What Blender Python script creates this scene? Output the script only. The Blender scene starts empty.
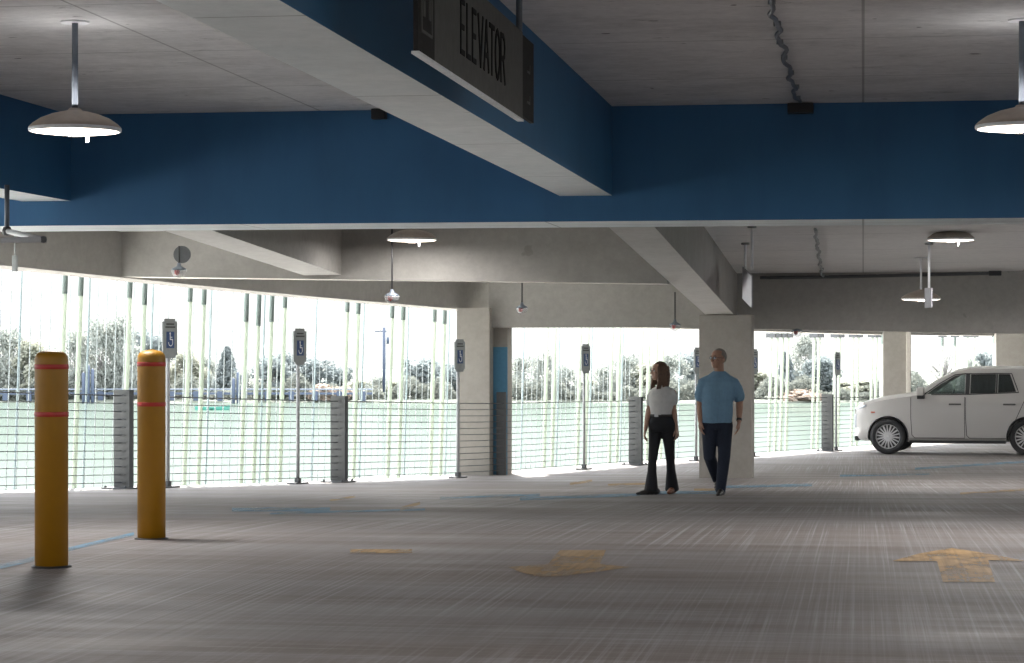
import bpy, bmesh, math, random
from mathutils import Vector, Matrix, noise
random.seed(7)
sc = bpy.context.scene
C = sc.collection
PI = math.pi

# ---------------------------------------------------------------- camera, sky, sun, exposure
F = 2300.0                     # focal length in pixels of the 1024 wide frame
HOR = 343.0                    # eye level line in the frame
EYE = 1.30
TH = math.radians(8.68)        # the building grid is turned this much from the view axis
CT, ST = math.cos(TH), math.sin(TH)
cam = bpy.data.objects.new('camera', bpy.data.cameras.new('camera')); C.objects.link(cam)
cam.location = (0, 0, EYE); cam.rotation_euler = (PI/2, 0, TH)
cam.data.sensor_width = 36.0; cam.data.lens = F/1024*36.0
cam.data.shift_y = (HOR-331.5)/1024
cam.data.clip_end = 3000
sc.camera = cam

w = bpy.data.worlds.new('sky'); sc.world = w; w.use_nodes = True
nt = w.node_tree; nt.nodes.clear()
wo = nt.nodes.new('ShaderNodeOutputWorld'); bg = nt.nodes.new('ShaderNodeBackground')
tc = nt.nodes.new('ShaderNodeTexCoord'); sx = nt.nodes.new('ShaderNodeSeparateXYZ'); cr = nt.nodes.new('ShaderNodeValToRGB')
nt.links.new(tc.outputs['Generated'], sx.inputs[0]); nt.links.new(sx.outputs['Z'], cr.inputs[0])
e = cr.color_ramp.elements
e[0].position = 0.0; e[0].color = (.190, .190, .188, 1)     # hazy white horizon, glare growing towards the high sun
e[1].position = 0.12; e[1].color = (.25, .255, .26, 1)
e.new(.34).color = (.72, .75, .80, 1); e.new(.75).color = (.90, .95, 1.0, 1)
nt.links.new(cr.outputs[0], bg.inputs[0]); bg.inputs[1].default_value = 6.5
nt.links.new(bg.outputs[0], wo.inputs[0])

sun = bpy.data.objects.new('sun', bpy.data.lights.new('sun', 'SUN')); C.objects.link(sun)
sun.data.energy = 19.0; sun.data.angle = math.radians(0.6); sun.data.color = (1.0, .95, .88)
el = math.radians(50)
sl, sd = -.134, .991           # towards the sun in lateral / depth of the view
sdir = Vector(((sl*CT - sd*ST)*math.cos(el), (sl*ST + sd*CT)*math.cos(el), math.sin(el)))
sun.rotation_euler = sdir.to_track_quat('Z', 'Y').to_euler()

sc.view_settings.view_transform = 'Standard'; sc.view_settings.look = 'None'
sc.view_settings.gamma = 1.0; sc.view_settings.exposure = 0.15; sc.view_settings.use_curve_mapping = False
sc.cycles.use_denoising = True
sc.cycles.max_bounces = 10; sc.cycles.diffuse_bounces = 6; sc.cycles.glossy_bounces = 4
sc.cycles.transmission_bounces = 8; sc.cycles.transparent_max_bounces = 24

# ---------------------------------------------------------------- place helpers
def interp(x, ks):
    if x <= ks[0][0]: return ks[0][1]
    for (a, u), (b, v) in zip(ks, ks[1:]):
        if x <= b:
            return u + (v-u)*(x-a)/(b-a)
    return ks[-1][1]
HK = [(-20,1.27),(8,1.28),(14,1.30),(18,1.40),(28,1.82),(33.6,2.06),(38.5,2.24),(42,2.29),(50,2.42),(54,2.50),(75,2.8),(120,3.0)]
def Hd(d):                     # how far the floor lies below eye level, by depth (smoothed)
    return sum(interp(d+o, HK) for o in (-1, -.5, 0, .5, 1))/5
def ld(x, y): return x*CT + y*ST, -x*ST + y*CT
def W(px, d, h):               # a point seen at column px, depth d, height h over the eye
    l = (px-512)/F*d
    return Vector((l*CT - d*ST, l*ST + d*CT, EYE+h))
def hy(py, d): return (HOR-py)/F*d
def P(px, py, d): return W(px, d, hy(py, d))
def floor_z(x, y): return EYE - Hd(ld(x, y)[1])
def FL(px, py):                # floor point under a pixel
    t = (py-HOR)/F; a, b = 4.0, 150.0
    for _ in range(60):
        m = (a+b)/2
        if Hd(m)/m > t: a = m
        else: b = m
    return W(px, a, -Hd(a))
def fence_d(px, off=0.0):      # depth where the column px meets the line parallel to the fence, off metres outwards
    k = (px-512)/F
    # line l = -6.23 + .5478 (d-28), outward normal (-.877,.480)
    return (6.23 + 28*.5478 + off/.877)/(.5478 - k) if False else (21.568 + off*1.1403)/(.5478 - k)
def FP(d, off=0.0):            # point on that line at depth d (plan)
    l = -6.23 + .5478*(d-28) - off*1.1403
    return l*CT - d*ST, l*ST + d*CT
FDIR = Vector((.4804*CT - .877*ST, .4804*ST + .877*CT, 0)).normalized()   # along the fence, away
FNRM = Vector((-FDIR.y, FDIR.x, 0))                                       # outwards

# ---------------------------------------------------------------- object helpers
def link(name, bm, mats, parent=None, smooth=False, loc=None):
    me = bpy.data.meshes.new(name); bm.normal_update(); bm.to_mesh(me); bm.free()
    for m in (mats if isinstance(mats, (list, tuple)) else [mats]): me.materials.append(m)
    if smooth:
        for p in me.polygons: p.use_smooth = True
    o = bpy.data.objects.new(name, me); C.objects.link(o)
    if parent: o.parent = parent
    if loc is not None: o.location = loc
    return o
def struct(o): o['kind'] = 'structure'; return o
def tag(o, label, cat, group=None, kind=None):
    o['label'] = label; o['category'] = cat
    if group: o['group'] = group
    if kind: o['kind'] = kind
    return o
def thing(name, label, cat, loc=(0,0,0), rz=0, group=None):
    o = bpy.data.objects.new(name, None); C.objects.link(o); o.empty_display_size = .2
    o.location = loc; o.rotation_euler = (0, 0, rz)
    return tag(o, label, cat, group)
def dup(root, loc=None, rz=None, label=None, scale=None):
    def cp(o, parent):
        c = o.copy(); C.objects.link(c); c.parent = parent
        for ch in list(o.children): cp(ch, c)
        return c
    r = cp(root, None)
    if loc is not None: r.location = loc
    if rz is not None: r.rotation_euler = (0, 0, rz)
    if scale is not None: r.scale = scale
    if label: r['label'] = label
    return r
def box(bm, c, s, rz=0, mi=0, bev=0, rot=None):
    g = bmesh.ops.create_cube(bm, size=1)
    vs = g['verts']
    M = Matrix.Translation(Vector(c)) @ (rot if rot is not None else Matrix.Rotation(rz, 4, 'Z')) @ Matrix.Diagonal((s[0], s[1], s[2], 1))
    bmesh.ops.transform(bm, matrix=M, verts=vs)
    fs = set(f for v in vs for f in v.link_faces)
    for f in fs: f.material_index = mi
    if bev:
        es = set(e for v in vs for e in v.link_edges)
        bmesh.ops.bevel(bm, geom=list(es), offset=bev, segments=2, affect='EDGES', profile=.6)
    return bm
def B(*a, **k):
    bm = bmesh.new(); return box(bm, *a, **k)
def tube(bm, pts, r, n=10, caps=True, rads=None, mi=0):
    pts = [Vector(p) for p in pts]; rings = []
    up = None
    for i, p in enumerate(pts):
        t = (pts[min(i+1, len(pts)-1)] - pts[max(i-1, 0)]).normalized()
        if up is None: up = Vector((0,0,1)) if abs(t.z) < .9 else Vector((1,0,0))
        a = t.cross(up)
        if a.length < 1e-5: a = t.orthogonal()
        a.normalize(); b = a.cross(t).normalized(); up = b
        rr = rads[i] if rads else r
        rings.append([bm.verts.new(p + a*math.cos(2*PI*k/n)*rr + b*math.sin(2*PI*k/n)*rr) for k in range(n)])
    for u, v in zip(rings, rings[1:]):
        for k in range(n):
            f = bm.faces.new((u[k], u[(k+1)%n], v[(k+1)%n], v[k])); f.material_index = mi; f.smooth = True
    if caps:
        for rg in (rings[0][::-1], rings[-1]):
            try: bm.faces.new(rg).material_index = mi
            except ValueError: pass
    return bm
def lathe(bm, prof, c=(0,0,0), n=32, mi=0, axis='Z', caps=True):
    rings = []
    for r, z in prof:
        ring = []
        for k in range(n):
            a = 2*PI*k/n
            if axis == 'Z': v = (r*math.cos(a), r*math.sin(a), z)
            else: v = (r*math.cos(a), z, r*math.sin(a))
            ring.append(bm.verts.new(Vector(v)+Vector(c)))
        rings.append(ring)
    for u, v in zip(rings, rings[1:]):
        for k in range(n):
            f = bm.faces.new((u[k], u[(k+1)%n], v[(k+1)%n], v[k])); f.material_index = mi; f.smooth = True
    for rg, fl in ((rings[0], 1), (rings[-1], 0)):
        if caps and (Vector(rg[0].co)-Vector(rg[n//2].co)).length > 1e-5:
            bm.faces.new(rg[::-1] if fl else rg).material_index = mi
    bmesh.ops.remove_doubles(bm, verts=bm.verts, dist=1e-6)
    return bm

# ---------------------------------------------------------------- materials
class NT:
    def __init__(s, name):
        s.m = bpy.data.materials.new(name); s.m.use_nodes = True; s.t = s.m.node_tree
        s.b = s.t.nodes['Principled BSDF']; s.out = s.t.nodes['Material Output']
    def n(s, kind, **k):
        o = s.t.nodes.new('ShaderNode'+kind)
        for a, v in k.items():
            if a in o.inputs: o.inputs[a].default_value = v
            else: setattr(o, a, v)
        return o
    def l(s, a, b): s.t.links.new(a, b)
    def coord(s, scale=(1,1,1), obj=False):
        c = s.n('TexCoord') if obj else s.n('NewGeometry'); m = s.n('Mapping'); m.inputs['Scale'].default_value = scale
        s.l(c.outputs['Object'] if obj else c.outputs['Position'], m.inputs['Vector']); return m.outputs[0]
    def noise(s, vec, scale, detail=6, rough=.6):
        o = s.n('TexNoise'); o.inputs['Scale'].default_value = scale; o.inputs['Detail'].default_value = detail
        o.inputs['Roughness'].default_value = rough; s.l(vec, o.inputs['Vector']); return o.outputs['Fac']
    def ramp(s, fac, stops):
        r = s.n('ValToRGB'); e = r.color_ramp.elements
        while len(e) < len(stops): e.new(.5)
        for el_, (p, c) in zip(e, stops):
            el_.position = p; el_.color = (c, c, c, 1) if not isinstance(c, tuple) else (*c, 1)
        s.l(fac, r.inputs[0]); return r.outputs[0]
    def mix(s, fac, a, b, mode='MIX'):
        o = s.n('Mix', data_type='RGBA', blend_type=mode)
        for v, i in ((fac, o.inputs[0]), (a, o.inputs[6]), (b, o.inputs[7])):
            if isinstance(v, (int, float)): i.default_value = v
            elif isinstance(v, tuple): i.default_value = (*v, 1)
            else: s.l(v, i)
        return o.outputs[2]
    def set(s, col=None, rough=None, metal=None, bump=None, bs=.2, bd=.02):
        if col is not None:
            if isinstance(col, tuple): s.b.inputs['Base Color'].default_value = (*col, 1)
            else: s.l(col, s.b.inputs['Base Color'])
        if rough is not None:
            if isinstance(rough, (int, float)): s.b.inputs['Roughness'].default_value = rough
            else: s.l(rough, s.b.inputs['Roughness'])
        if metal is not None: s.b.inputs['Metallic'].default_value = metal
        if bump is not None:
            b = s.n('Bump'); b.inputs['Strength'].default_value = bs; b.inputs['Distance'].default_value = bd
            s.l(bump, b.inputs['Height']); s.l(b.outputs[0], s.b.inputs['Normal'])
        return s.m
def plain(name, col, rough=.5, metal=0, var=.06, scale=14):
    k = NT(name); v = k.noise(k.coord(obj=True), scale, 4)
    a = tuple(c*(1-var*1.5) for c in col); b = tuple(min(1, c*(1+var*1.5)) for c in col)
    return k.set(k.ramp(v, [(.3, a), (.7, b)]), rough, metal)

def concrete(name, c1, c2, stain=.5, joints=None, rough=.85):
    k = NT(name); v = k.coord()
    big = k.noise(v, .9, 5, .65); fine = k.noise(v, 9, 8, .7)
    streak = k.noise(k.coord((.8, 1.5, 1.4)), 1.1, 9, .75)
    col = k.ramp(big, [(.28, c1), (.72, c2)])
    col = k.mix(k.ramp(streak, [(.47, 0.0), (.60, stain)]), col, tuple(c*.62 for c in c1))
    col = k.mix(.35, col, k.ramp(fine, [(.3, tuple(c*.72 for c in c1)), (.7, c2)]))
    spots = k.noise(k.coord((1, 2.4, 1)), 1.5, 12, .82)
    col = k.mix(k.ramp(spots, [(.585, 0.0), (.66, stain*1.3)]), col, tuple(c*.3 for c in c1))
    pit = k.noise(k.coord((1, 1.6, 1)), 4.0, 2, .5)
    col = k.mix(k.ramp(pit, [(.735, 0.0), (.76, min(1, stain*1.8))]), col, tuple(c*.15 for c in c1))
    if joints:
        jx, jy = joints
        br = k.n('TexBrick'); br.offset = 0; br.inputs['Scale'].default_value = 1
        br.inputs['Brick Width'].default_value = jx; br.inputs['Row Height'].default_value = jy
        br.inputs['Mortar Size'].default_value = .012; br.inputs['Mortar Smooth'].default_value = .3
        br.inputs['Color1'].default_value = br.inputs['Color2'].default_value = (0,0,0,1); br.inputs['Mortar'].default_value = (1,1,1,1)
        k.l(k.coord(), br.inputs['Vector'])
        col = k.mix(k.ramp(br.outputs['Color'], [(0, 0.0), (1, .6)]), col, tuple(c*.3 for c in c1))
    return k.set(col, rough, bump=fine, bs=.25, bd=.01)

M = {}
M['ceil'] = concrete('ceiling_concrete', (.58,.58,.585), (.78,.775,.775), .5, (2.6, 2.45))
M['ceil_far'] = concrete('far_ceiling_concrete', (.72,.73,.73), (.80,.80,.79), .15, (2.6, 2.45))
M['soffit'] = concrete('lit_beam_soffit_concrete', (.84,.90,.92), (.92,.95,.96), .15, (3.0, 3.2))  # bare concrete, paled and blued to carry the bounce light from outside
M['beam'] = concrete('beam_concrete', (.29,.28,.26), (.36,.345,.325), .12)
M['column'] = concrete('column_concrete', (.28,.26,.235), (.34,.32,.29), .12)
M['farsoffit_lit'] = concrete('lit_far_soffit_concrete', (.50,.48,.45), (.60,.58,.55), .1)  # beam concrete lightened, bounce light on the undersides put into the colour
M['ledge'] = concrete('ledge_concrete', (.62,.58,.52), (.72,.68,.62), .1)  # paler concrete; under the cross beams the bounce light is in the colour

def blue_mat():
    k = NT('blue_paint'); v = k.coord(); a = k.noise(v, .7, 5, .6); s = k.noise(k.coord((1,1,.25)), 2.2, 5)
    col = k.ramp(a, [(.3, (.03,.128,.275)), (.7, (.039,.155,.32))])
    col = k.mix(k.ramp(s, [(.45, 0.0), (.75, .35)]), col, (.02,.085,.19))
    return k.set(col, .62, bump=k.noise(v, 25, 3), bs=.08, bd=.005)
M['blue'] = blue_mat()

def floor_mat():
    k = NT('broomed_floor'); v = k.coord()
    base = k.noise(v, .35, 6, .62)
    col = k.ramp(base, [(.3, (.17,.152,.145)), (.7, (.225,.213,.213))])
    band = k.noise(k.coord((.10, 1.1, 1)), 1.5, 6, .7)         # stains run across the bay
    col = k.mix(k.ramp(band, [(.42, 0.0), (.60, .8)]), col, (.140,.112,.100))
    gx = k.noise(k.coord((48, .16, 1)), 1.0, 4, .7)            # tined grooves running down the bay
    gy = k.noise(k.coord((.3, 34, 1)), 1.0, 4, .7)            # and drag marks across it
    pat = k.noise(v, .22, 3, .5)
    patm = k.ramp(pat, [(.42, .2), (.6, 1.0)])
    lx = k.ramp(gx, [(.50, 0.0), (.68, .6)]); ly = k.ramp(gy, [(.52, 0.0), (.70, .55)])
    dx = k.ramp(gx, [(.30, .6), (.46, 0.0)])
    col = k.mix(k.mix(1.0, lx, patm, 'MULTIPLY'), col, (.46,.47,.49))  # pale bluish streaks, sky reflection put into the colour
    col = k.mix(ly, col, (.34,.33,.33))
    col = k.mix(dx, col, (.14,.12,.11))
    sp = k.noise(v, 6, 6, .8); col = k.mix(k.ramp(sp, [(.70, 0.0), (.78, .6)]), col, (.09,.08,.075))
    rg = k.ramp(k.noise(k.coord((.3,1,1)), .8, 5, .7), [(.35, .50), (.65, .75)])
    h = k.mix(.5, gx, gy)
    m = k.set(col, rg, bump=h, bs=.12, bd=.004)
    k.b.inputs['Specular IOR Level'].default_value = .3
    return m
M['floor'] = floor_mat()
def paint_mat(name, c, keep=.5):
    k = NT(name); n1 = k.noise(k.coord((1,.6,1)), 2.6, 5, .6); g = k.noise(k.coord((26,.3,1)), 1, 3)
    k.set(c, .6)
    tr = k.n('BsdfTransparent'); mx = k.n('MixShader')
    f = k.mix(1.0, k.ramp(n1, [(.30, .12), (.55, keep)]), k.ramp(g, [(.35, .7), (.6, 1.0)]), 'MULTIPLY')
    k.l(f, mx.inputs[0]); k.l(tr.outputs[0], mx.inputs[1]); k.l(k.b.outputs[0], mx.inputs[2]); k.l(mx.outputs[0], k.out.inputs['Surface'])
    return k.m
M['yellow_line'] = paint_mat('worn_yellow_paint', (.46,.29,.11), .75)
M['arrow_paint'] = paint_mat('worn_arrow_paint', (.46,.27,.085), .9)
M['arrow_faded'] = paint_mat('faded_arrow_paint', (.40,.27,.13), .7)
M['blue_line'] = paint_mat('worn_blue_paint', (.13,.29,.42), .7)
M['bollard'] = plain('bollard_yellow', (.33,.155,.003), .5, 0, .03)
M['red'] = plain('red_tape', (.42,.02,.012), .4)
M['steel'] = plain('galvanised_steel', (.07,.073,.072), .5, .2, .12)
M['darksteel'] = plain('dark_steel', (.085,.09,.095), .5, .4)
M['cable'] = plain('steel_cable', (.11,.12,.13), .5, .3)
M['signback'] = plain('sign_plate', (.27,.29,.29), .5)
M['signblue'] = plain('sign_blue', (.03,.07,.19), .5)
M['white'] = plain('white_paint', (.75,.76,.78), .5)
M['lavender'] = plain('pale_sign_plate', (.38,.37,.41), .5)
M['shade'] = plain('lamp_shade_metal', (.40,.34,.29), .45, .2)
M['rod'] = plain('rod_metal', (.14,.16,.19), .45, .4)
M['black'] = plain('black_plastic', (.02,.02,.022), .5)
M['signgrey'] = plain('sign_grey_panel', (.13,.125,.122), .95)
M['signdark'] = plain('sign_dark_panel', (.045,.042,.042), .95)
M['letters'] = plain('dark_letters', (.03,.028,.03), .95)
for q_ in ('signgrey','signdark','letters'): M[q_].node_tree.nodes['Principled BSDF'].inputs['Specular IOR Level'].default_value = .08
def emis(name, c, s):
    k = NT(name); e = k.n('Emission'); e.inputs[0].default_value = (*c, 1); e.inputs[1].default_value = s
    k.l(e.outputs[0], k.out.inputs['Surface']); return k.m
M['lens'] = emis('lamp_lens_light', (1.0, .86, .74), 7.0)
def glassy(name, col, a=.35, rough=.1):
    k = NT(name); k.set(col, rough); tr = k.n('BsdfTransparent'); tr.inputs[0].default_value = (*[min(1, .6+c) for c in col], 1); mx = k.n('MixShader')
    mx.inputs[0].default_value = a; k.l(tr.outputs[0], mx.inputs[1]); k.l(k.b.outputs[0], mx.inputs[2]); k.l(mx.outputs[0], k.out.inputs['Surface'])
    return k.m
M['dome'] = glassy('clear_dome', (.5,.5,.52), .3, .08)
def fin_mat(name, c):
    k = NT(name); k.set(c, .5); tl = k.n('BsdfTranslucent'); tl.inputs[0].default_value = (*c, 1); mx = k.n('MixShader'); mx.inputs[0].default_value = .5
    k.l(k.b.outputs[0], mx.inputs[1]); k.l(tl.outputs[0], mx.inputs[2]); k.l(mx.outputs[0], k.out.inputs['Surface']); return k.m
M['fin'] = fin_mat('pale_green_tube', (.50,.545,.48))
M['finthin'] = fin_mat('pale_blue_tube', (.42,.48,.49))
M['fintop'] = fin_mat('teal_tube_top', (.34,.41,.40))
M['strand'] = fin_mat('pale_strand', (.46,.49,.49))
# ================================================================ THE SETTING
# floor: one ramped slab, cut by the facade edge .8 m beyond the fence
bm = bmesh.new(); rows = []
ds = [-12+i*2 for i in range(10)] + [8+.5*i for i in range(100)] + [58+i*2 for i in range(16)]
for d in ds:
    le = -6.23 + .5478*(d-28) - .8*1.1403; row = []
    for j in range(25):
        l = le + (j/24.0)**1.5*(34-le*.2)
        x, y = l*CT - d*ST, l*ST + d*CT
        row.append(bm.verts.new((x, y, EYE-Hd(d))))
    rows.append(row)
for a, b in zip(rows, rows[1:]):
    for j in range(24): bm.faces.new((a[j], a[j+1], b[j+1], b[j]))
r = bmesh.ops.extrude_face_region(bm, geom=list(bm.faces))
bmesh.ops.translate(bm, verts=[v for v in r['geom'] if isinstance(v, bmesh.types.BMVert)], vec=(0,0,-.25))
bmesh.ops.recalc_face_normals(bm, faces=bm.faces)
struct(link('floor', bm, M['floor']))

def prism(name, x0, x1, y0, y1, zb, zt, side, soff, names='beam'):
    """beam running with the grid; zb/zt are functions of (x,y); side faces and soffit get their own material"""
    bm = bmesh.new(); n = 12; L = []
    longy = (y1-y0) > (x1-x0)
    for i in range(n+1):
        t = i/n
        if longy: y = y0+(y1-y0)*t; q = [(x0,y),(x1,y)]
        else: x = x0+(x1-x0)*t; q = [(x,y0),(x,y1)]
        (a, b) = q
        L.append([bm.verts.new((a[0],a[1],zb(*a))), bm.verts.new((b[0],b[1],zb(*b))), bm.verts.new((b[0],b[1],zt(*b))), bm.verts.new((a[0],a[1],zt(*a)))])
    for u, v in zip(L, L[1:]):
        for k in range(4):
            bm.faces.new((u[k], u[(k+1)%4], v[(k+1)%4], v[k]))
    bm.faces.new(L[0]); bm.faces.new(L[-1][::-1])
    bmesh.ops.recalc_face_normals(bm, faces=bm.faces); bm.normal_update()
    for f in bm.faces: f.material_index = 1 if f.normal.z < -.7 else 0
    return struct(link(name, bm, [side, soff]))
cz = lambda h: (lambda x, y: EYE+h)
YC = 21.75
# near bay: ceiling slab and blue beams
NEARC = 2.25
struct(link('ceiling', B((4, YC+.6-17, EYE+NEARC+.15), (44, 34, .3)), M['ceil']))
prism('cross_beam', -16, 26, YC, YC+1.13, cz(1.158), cz(NEARC+.05), M['blue'], M['soffit'])
p = W(612, 21.86, 0); X1 = p.x
prism('long_beam', X1-.5, X1, -9, YC, cz(1.402), cz(NEARC+.02), M['blue'], M['soffit'])
p = W(72, 22.7, 0); X0 = p.x
prism('long_beam', X0-.5, X0, -9, YC, cz(1.40), cz(NEARC+.02), M['blue'], M['soffit'])
prism('long_beam', X1+4.75, X1+5.25, -9, YC, cz(1.402), cz(NEARC+.02), M['blue'], M['soffit'])
# far bays: ramped ceiling
def ceil_h(d): return interp(d, [(20, 2.06), (38.3, 1.16), (60, .95), (110, .7)])
bm = bmesh.new(); rows = []
for i in range(45):
    d = 22.0 + i*1.6; row = []
    le = -6.23 + .5478*(d-28) - .8*1.1403
    for l in (le, le+3, le+8, le+16, 40):
        row.append(bm.verts.new((l*CT-d*ST, max(l*ST+d*CT, YC+.6), EYE+ceil_h(d))))
    rows.append(row)
for a, b in zip(rows, rows[1:]):
    for j in range(4): bm.faces.new((a[j], b[j], b[j+1], a[j+1]))
r = bmesh.ops.extrude_face_region(bm, geom=list(bm.faces))
bmesh.ops.translate(bm, verts=[v for v in r['geom'] if isinstance(v, bmesh.types.BMVert)], vec=(0,0,.3))
bmesh.ops.recalc_face_normals(bm, faces=bm.faces)
struct(link('ceiling_far', bm, M['ceil_far']))
def by_d(ks): return lambda x, y: EYE + interp(ld(x, y)[1], ks)
topz = lambda x, y: EYE + ceil_h(ld(x, y)[1]) + .05
# beam B into the column behind the walkers, beam C on the left, cross beams D and E
pB = W(734.2, 37.6, 0); YE = 38.63; YD = 30.05
kB = [(20, 1.334), (37.6, .458), (40, .34)]
prism('far_long_beam', pB.x-.46, pB.x, YC+1.13, YE, by_d(kB), topz, M['beam'], M['farsoffit_lit'])
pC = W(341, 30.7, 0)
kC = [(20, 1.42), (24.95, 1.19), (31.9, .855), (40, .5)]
prism('far_long_beam', pC.x-.52, pC.x, YC+1.13, YD, by_d(kC), topz, M['beam'], M['farsoffit_lit'])
def hD(x, y):
    l, d = ld(x, y); px = 512+F*l/d
    return EYE + interp(px, [(105, .905), (671, .775), (700, .77)])
xe = W(108, 31.2, 0).x
prism('far_cross_beam', xe-.3, pB.x-.46, YD, YD+.5, hD, topz, M['beam'], M['ledge'])
def hE(x, y):
    l, d = ld(x, y); px = 512+F*l/d
    return EYE + interp(px, [(490, .262), (700, .262), (753, .235), (1024, .148), (1400, .05)])
xE0 = W(490, 39.3, 0).x
prism('far_cross_beam', xE0, 26, YE, YE+.7, hE, topz, M['beam'], M['ledge'])
# edge beam over the left opening, follows the facade
def edge_beam(name, d0, d1, ks, off0, off1, mside, msoff, top=2.3):
    bm = bmesh.new(); n = 14; L = []
    for i in range(n+1):
        d = d0+(d1-d0)*i/n; a = FP(d, off0); b = FP(d, off1); h = interp(d, ks)
        L.append([bm.verts.new((*a, EYE+h)), bm.verts.new((*b, EYE+h)), bm.verts.new((*b, EYE+top)), bm.verts.new((*a, EYE+top))])
    for u, v in zip(L, L[1:]):
        for k in range(4): bm.faces.new((u[k], u[(k+1)%4], v[(k+1)%4], v[k]))
    bm.faces.new(L[0]); bm.faces.new(L[-1][::-1])
    bmesh.ops.recalc_face_normals(bm, faces=bm.faces); bm.normal_update()
    for f in bm.faces: f.material_index = 1 if f.normal.z < -.7 else 0
    return struct(link(name, bm, [mside, msoff]))
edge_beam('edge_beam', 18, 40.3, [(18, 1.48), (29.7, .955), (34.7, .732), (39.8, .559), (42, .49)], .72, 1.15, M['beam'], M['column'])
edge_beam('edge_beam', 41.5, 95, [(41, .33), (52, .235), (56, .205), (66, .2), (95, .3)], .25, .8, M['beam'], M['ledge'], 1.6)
# unseen wall added behind the camera to hold back low daylight; open band above
struct(link('wall_light_block', B((4, -12.3, EYE-.55), (46, .3, 2.4)), M['beam']))
# columns
def column(px0, px1, d, dep, zt, mat, name='column'):
    a = W(px0, d, 0); b = W(px1, d, 0); wdt = (b.x-a.x)
    bm = B(((a.x+b.x)/2, a.y+dep/2, (zt + EYE-Hd(d)-.3)/2), (wdt, dep, zt-(EYE-Hd(d)-.3)), bev=.015)
    return struct(link(name, bm, mat))
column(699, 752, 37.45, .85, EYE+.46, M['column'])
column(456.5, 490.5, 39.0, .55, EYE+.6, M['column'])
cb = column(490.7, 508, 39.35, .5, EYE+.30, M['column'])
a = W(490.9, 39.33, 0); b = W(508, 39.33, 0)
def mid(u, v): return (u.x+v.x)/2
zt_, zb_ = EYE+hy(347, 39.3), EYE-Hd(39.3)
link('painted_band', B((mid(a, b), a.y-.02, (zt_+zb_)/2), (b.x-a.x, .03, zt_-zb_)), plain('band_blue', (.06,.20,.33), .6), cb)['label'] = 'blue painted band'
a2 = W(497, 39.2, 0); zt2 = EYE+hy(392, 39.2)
link('dark_plate', B(((a2.x+b.x)/2, a2.y-.05, (zt2+zb_)/2), (b.x-a2.x, .05, zt2-zb_), bev=.008), M['darksteel'], cb)['label'] = 'dark grey plate'  # dark grey area over the lower right of the blue band
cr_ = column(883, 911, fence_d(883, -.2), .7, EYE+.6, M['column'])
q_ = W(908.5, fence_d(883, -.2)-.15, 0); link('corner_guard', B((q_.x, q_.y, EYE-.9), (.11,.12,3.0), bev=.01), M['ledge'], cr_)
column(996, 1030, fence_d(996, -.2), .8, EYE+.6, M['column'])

# ---------------------------------------------------------------- lake, far bank, ground below
def water_mat():
    k = NT('pale_green_water'); n = k.noise(k.coord((1,.3,1)), .5, 5)
    k.set(k.ramp(n, [(.3, (.05,.065,.055)), (.7, (.06,.076,.064))]), .9); k.b.inputs['Specular IOR Level'].default_value = 0
    g = k.n('BsdfGlossy'); g.inputs['Roughness'].default_value = .12; g.inputs[0].default_value = (.9,1,.95,1)
    b = k.n('Bump'); b.inputs['Strength'].default_value = .15; b.inputs['Distance'].default_value = .05
    k.l(k.noise(k.coord((.6,2.5,1)), 1.2, 4), b.inputs['Height']); k.l(b.outputs[0], g.inputs['Normal'])
    mx = k.n('MixShader'); mx.inputs[0].default_value = .38; k.l(k.b.outputs[0], mx.inputs[1]); k.l(g.outputs[0], mx.inputs[2]); k.l(mx.outputs[0], k.out.inputs['Surface'])
    return k.m
M['water'] = water_mat()
WZ = EYE-6.0
def ldv(l, d, z): return (l*CT-d*ST, l*ST+d*CT, z)
bm = bmesh.new(); vs = [bm.verts.new(ldv(l, d, WZ)) for l, d in ((-140,20),(140,60),(140,236),(-140,236))]
bm.faces.new(vs); tag(link('lake', bm, M['water']), 'pale green lake water beyond the garage railing', 'lake', kind='stuff')
M['grass'] = concrete('bank_grass', (.07,.078,.06), (.09,.10,.075), .3)
bm = bmesh.new(); N = 40
for i in range(N):
    pass
rr = []
for d, z in ((229,WZ-.6),(231,WZ+.15),(234,WZ+.35),(270,WZ+.6),(420,WZ+1.2)):
    rr.append([bm.verts.new(ldv(l, d+1.2*math.sin(l*.21), z)) for l in range(-150, 151, 6)])
for a, b in zip(rr, rr[1:]):
    for j in range(len(a)-1): bm.faces.new((a[j], a[j+1], b[j+1], b[j]))
tag(link('far_bank', bm, M['grass']), 'low grassy far bank of the lake under the trees', 'bank', kind='stuff')
bm = bmesh.new(); vs = [bm.verts.new(ldv(l, d, WZ-.7)) for l, d in ((-400,-200),(400,-200),(400,500),(-400,500))]
bm.faces.new(vs); struct(link('ground', bm, M['grass']))
M['bounce_slab'] = concrete('pale_bounce_slab', (.66,.65,.62), (.76,.75,.72), .1, (6, 6))  # unseen pale slab added outside to bounce sunlight up to ceilings and soffits
bm = bmesh.new(); vs = []
for d, off in ((0,1.5),(100,1.5),(100,34),(0,34)): vs.append(bm.verts.new((*FP(d, off), WZ+.25)))
bm.faces.new(vs); r = bmesh.ops.extrude_face_region(bm, geom=list(bm.faces)); bmesh.ops.translate(bm, verts=[v for v in r['geom'] if isinstance(v, bmesh.types.BMVert)], vec=(0,0,-1))
bmesh.ops.recalc_face_normals(bm, faces=bm.faces); struct(link('ground_bounce_slab', bm, M['bounce_slab']))
M['promenade'] = plain('promenade_slate', (.04,.055,.09), .6)
M['lakerail'] = plain('rail_grey_blue', (.14,.16,.2), .6)
rt = thing('promenade_railing', 'low slate-blue promenade railing on the far bank, seen left of the wheelchair signs', 'railing', ldv(-45, 231.5, WZ+.2), TH)
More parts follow.
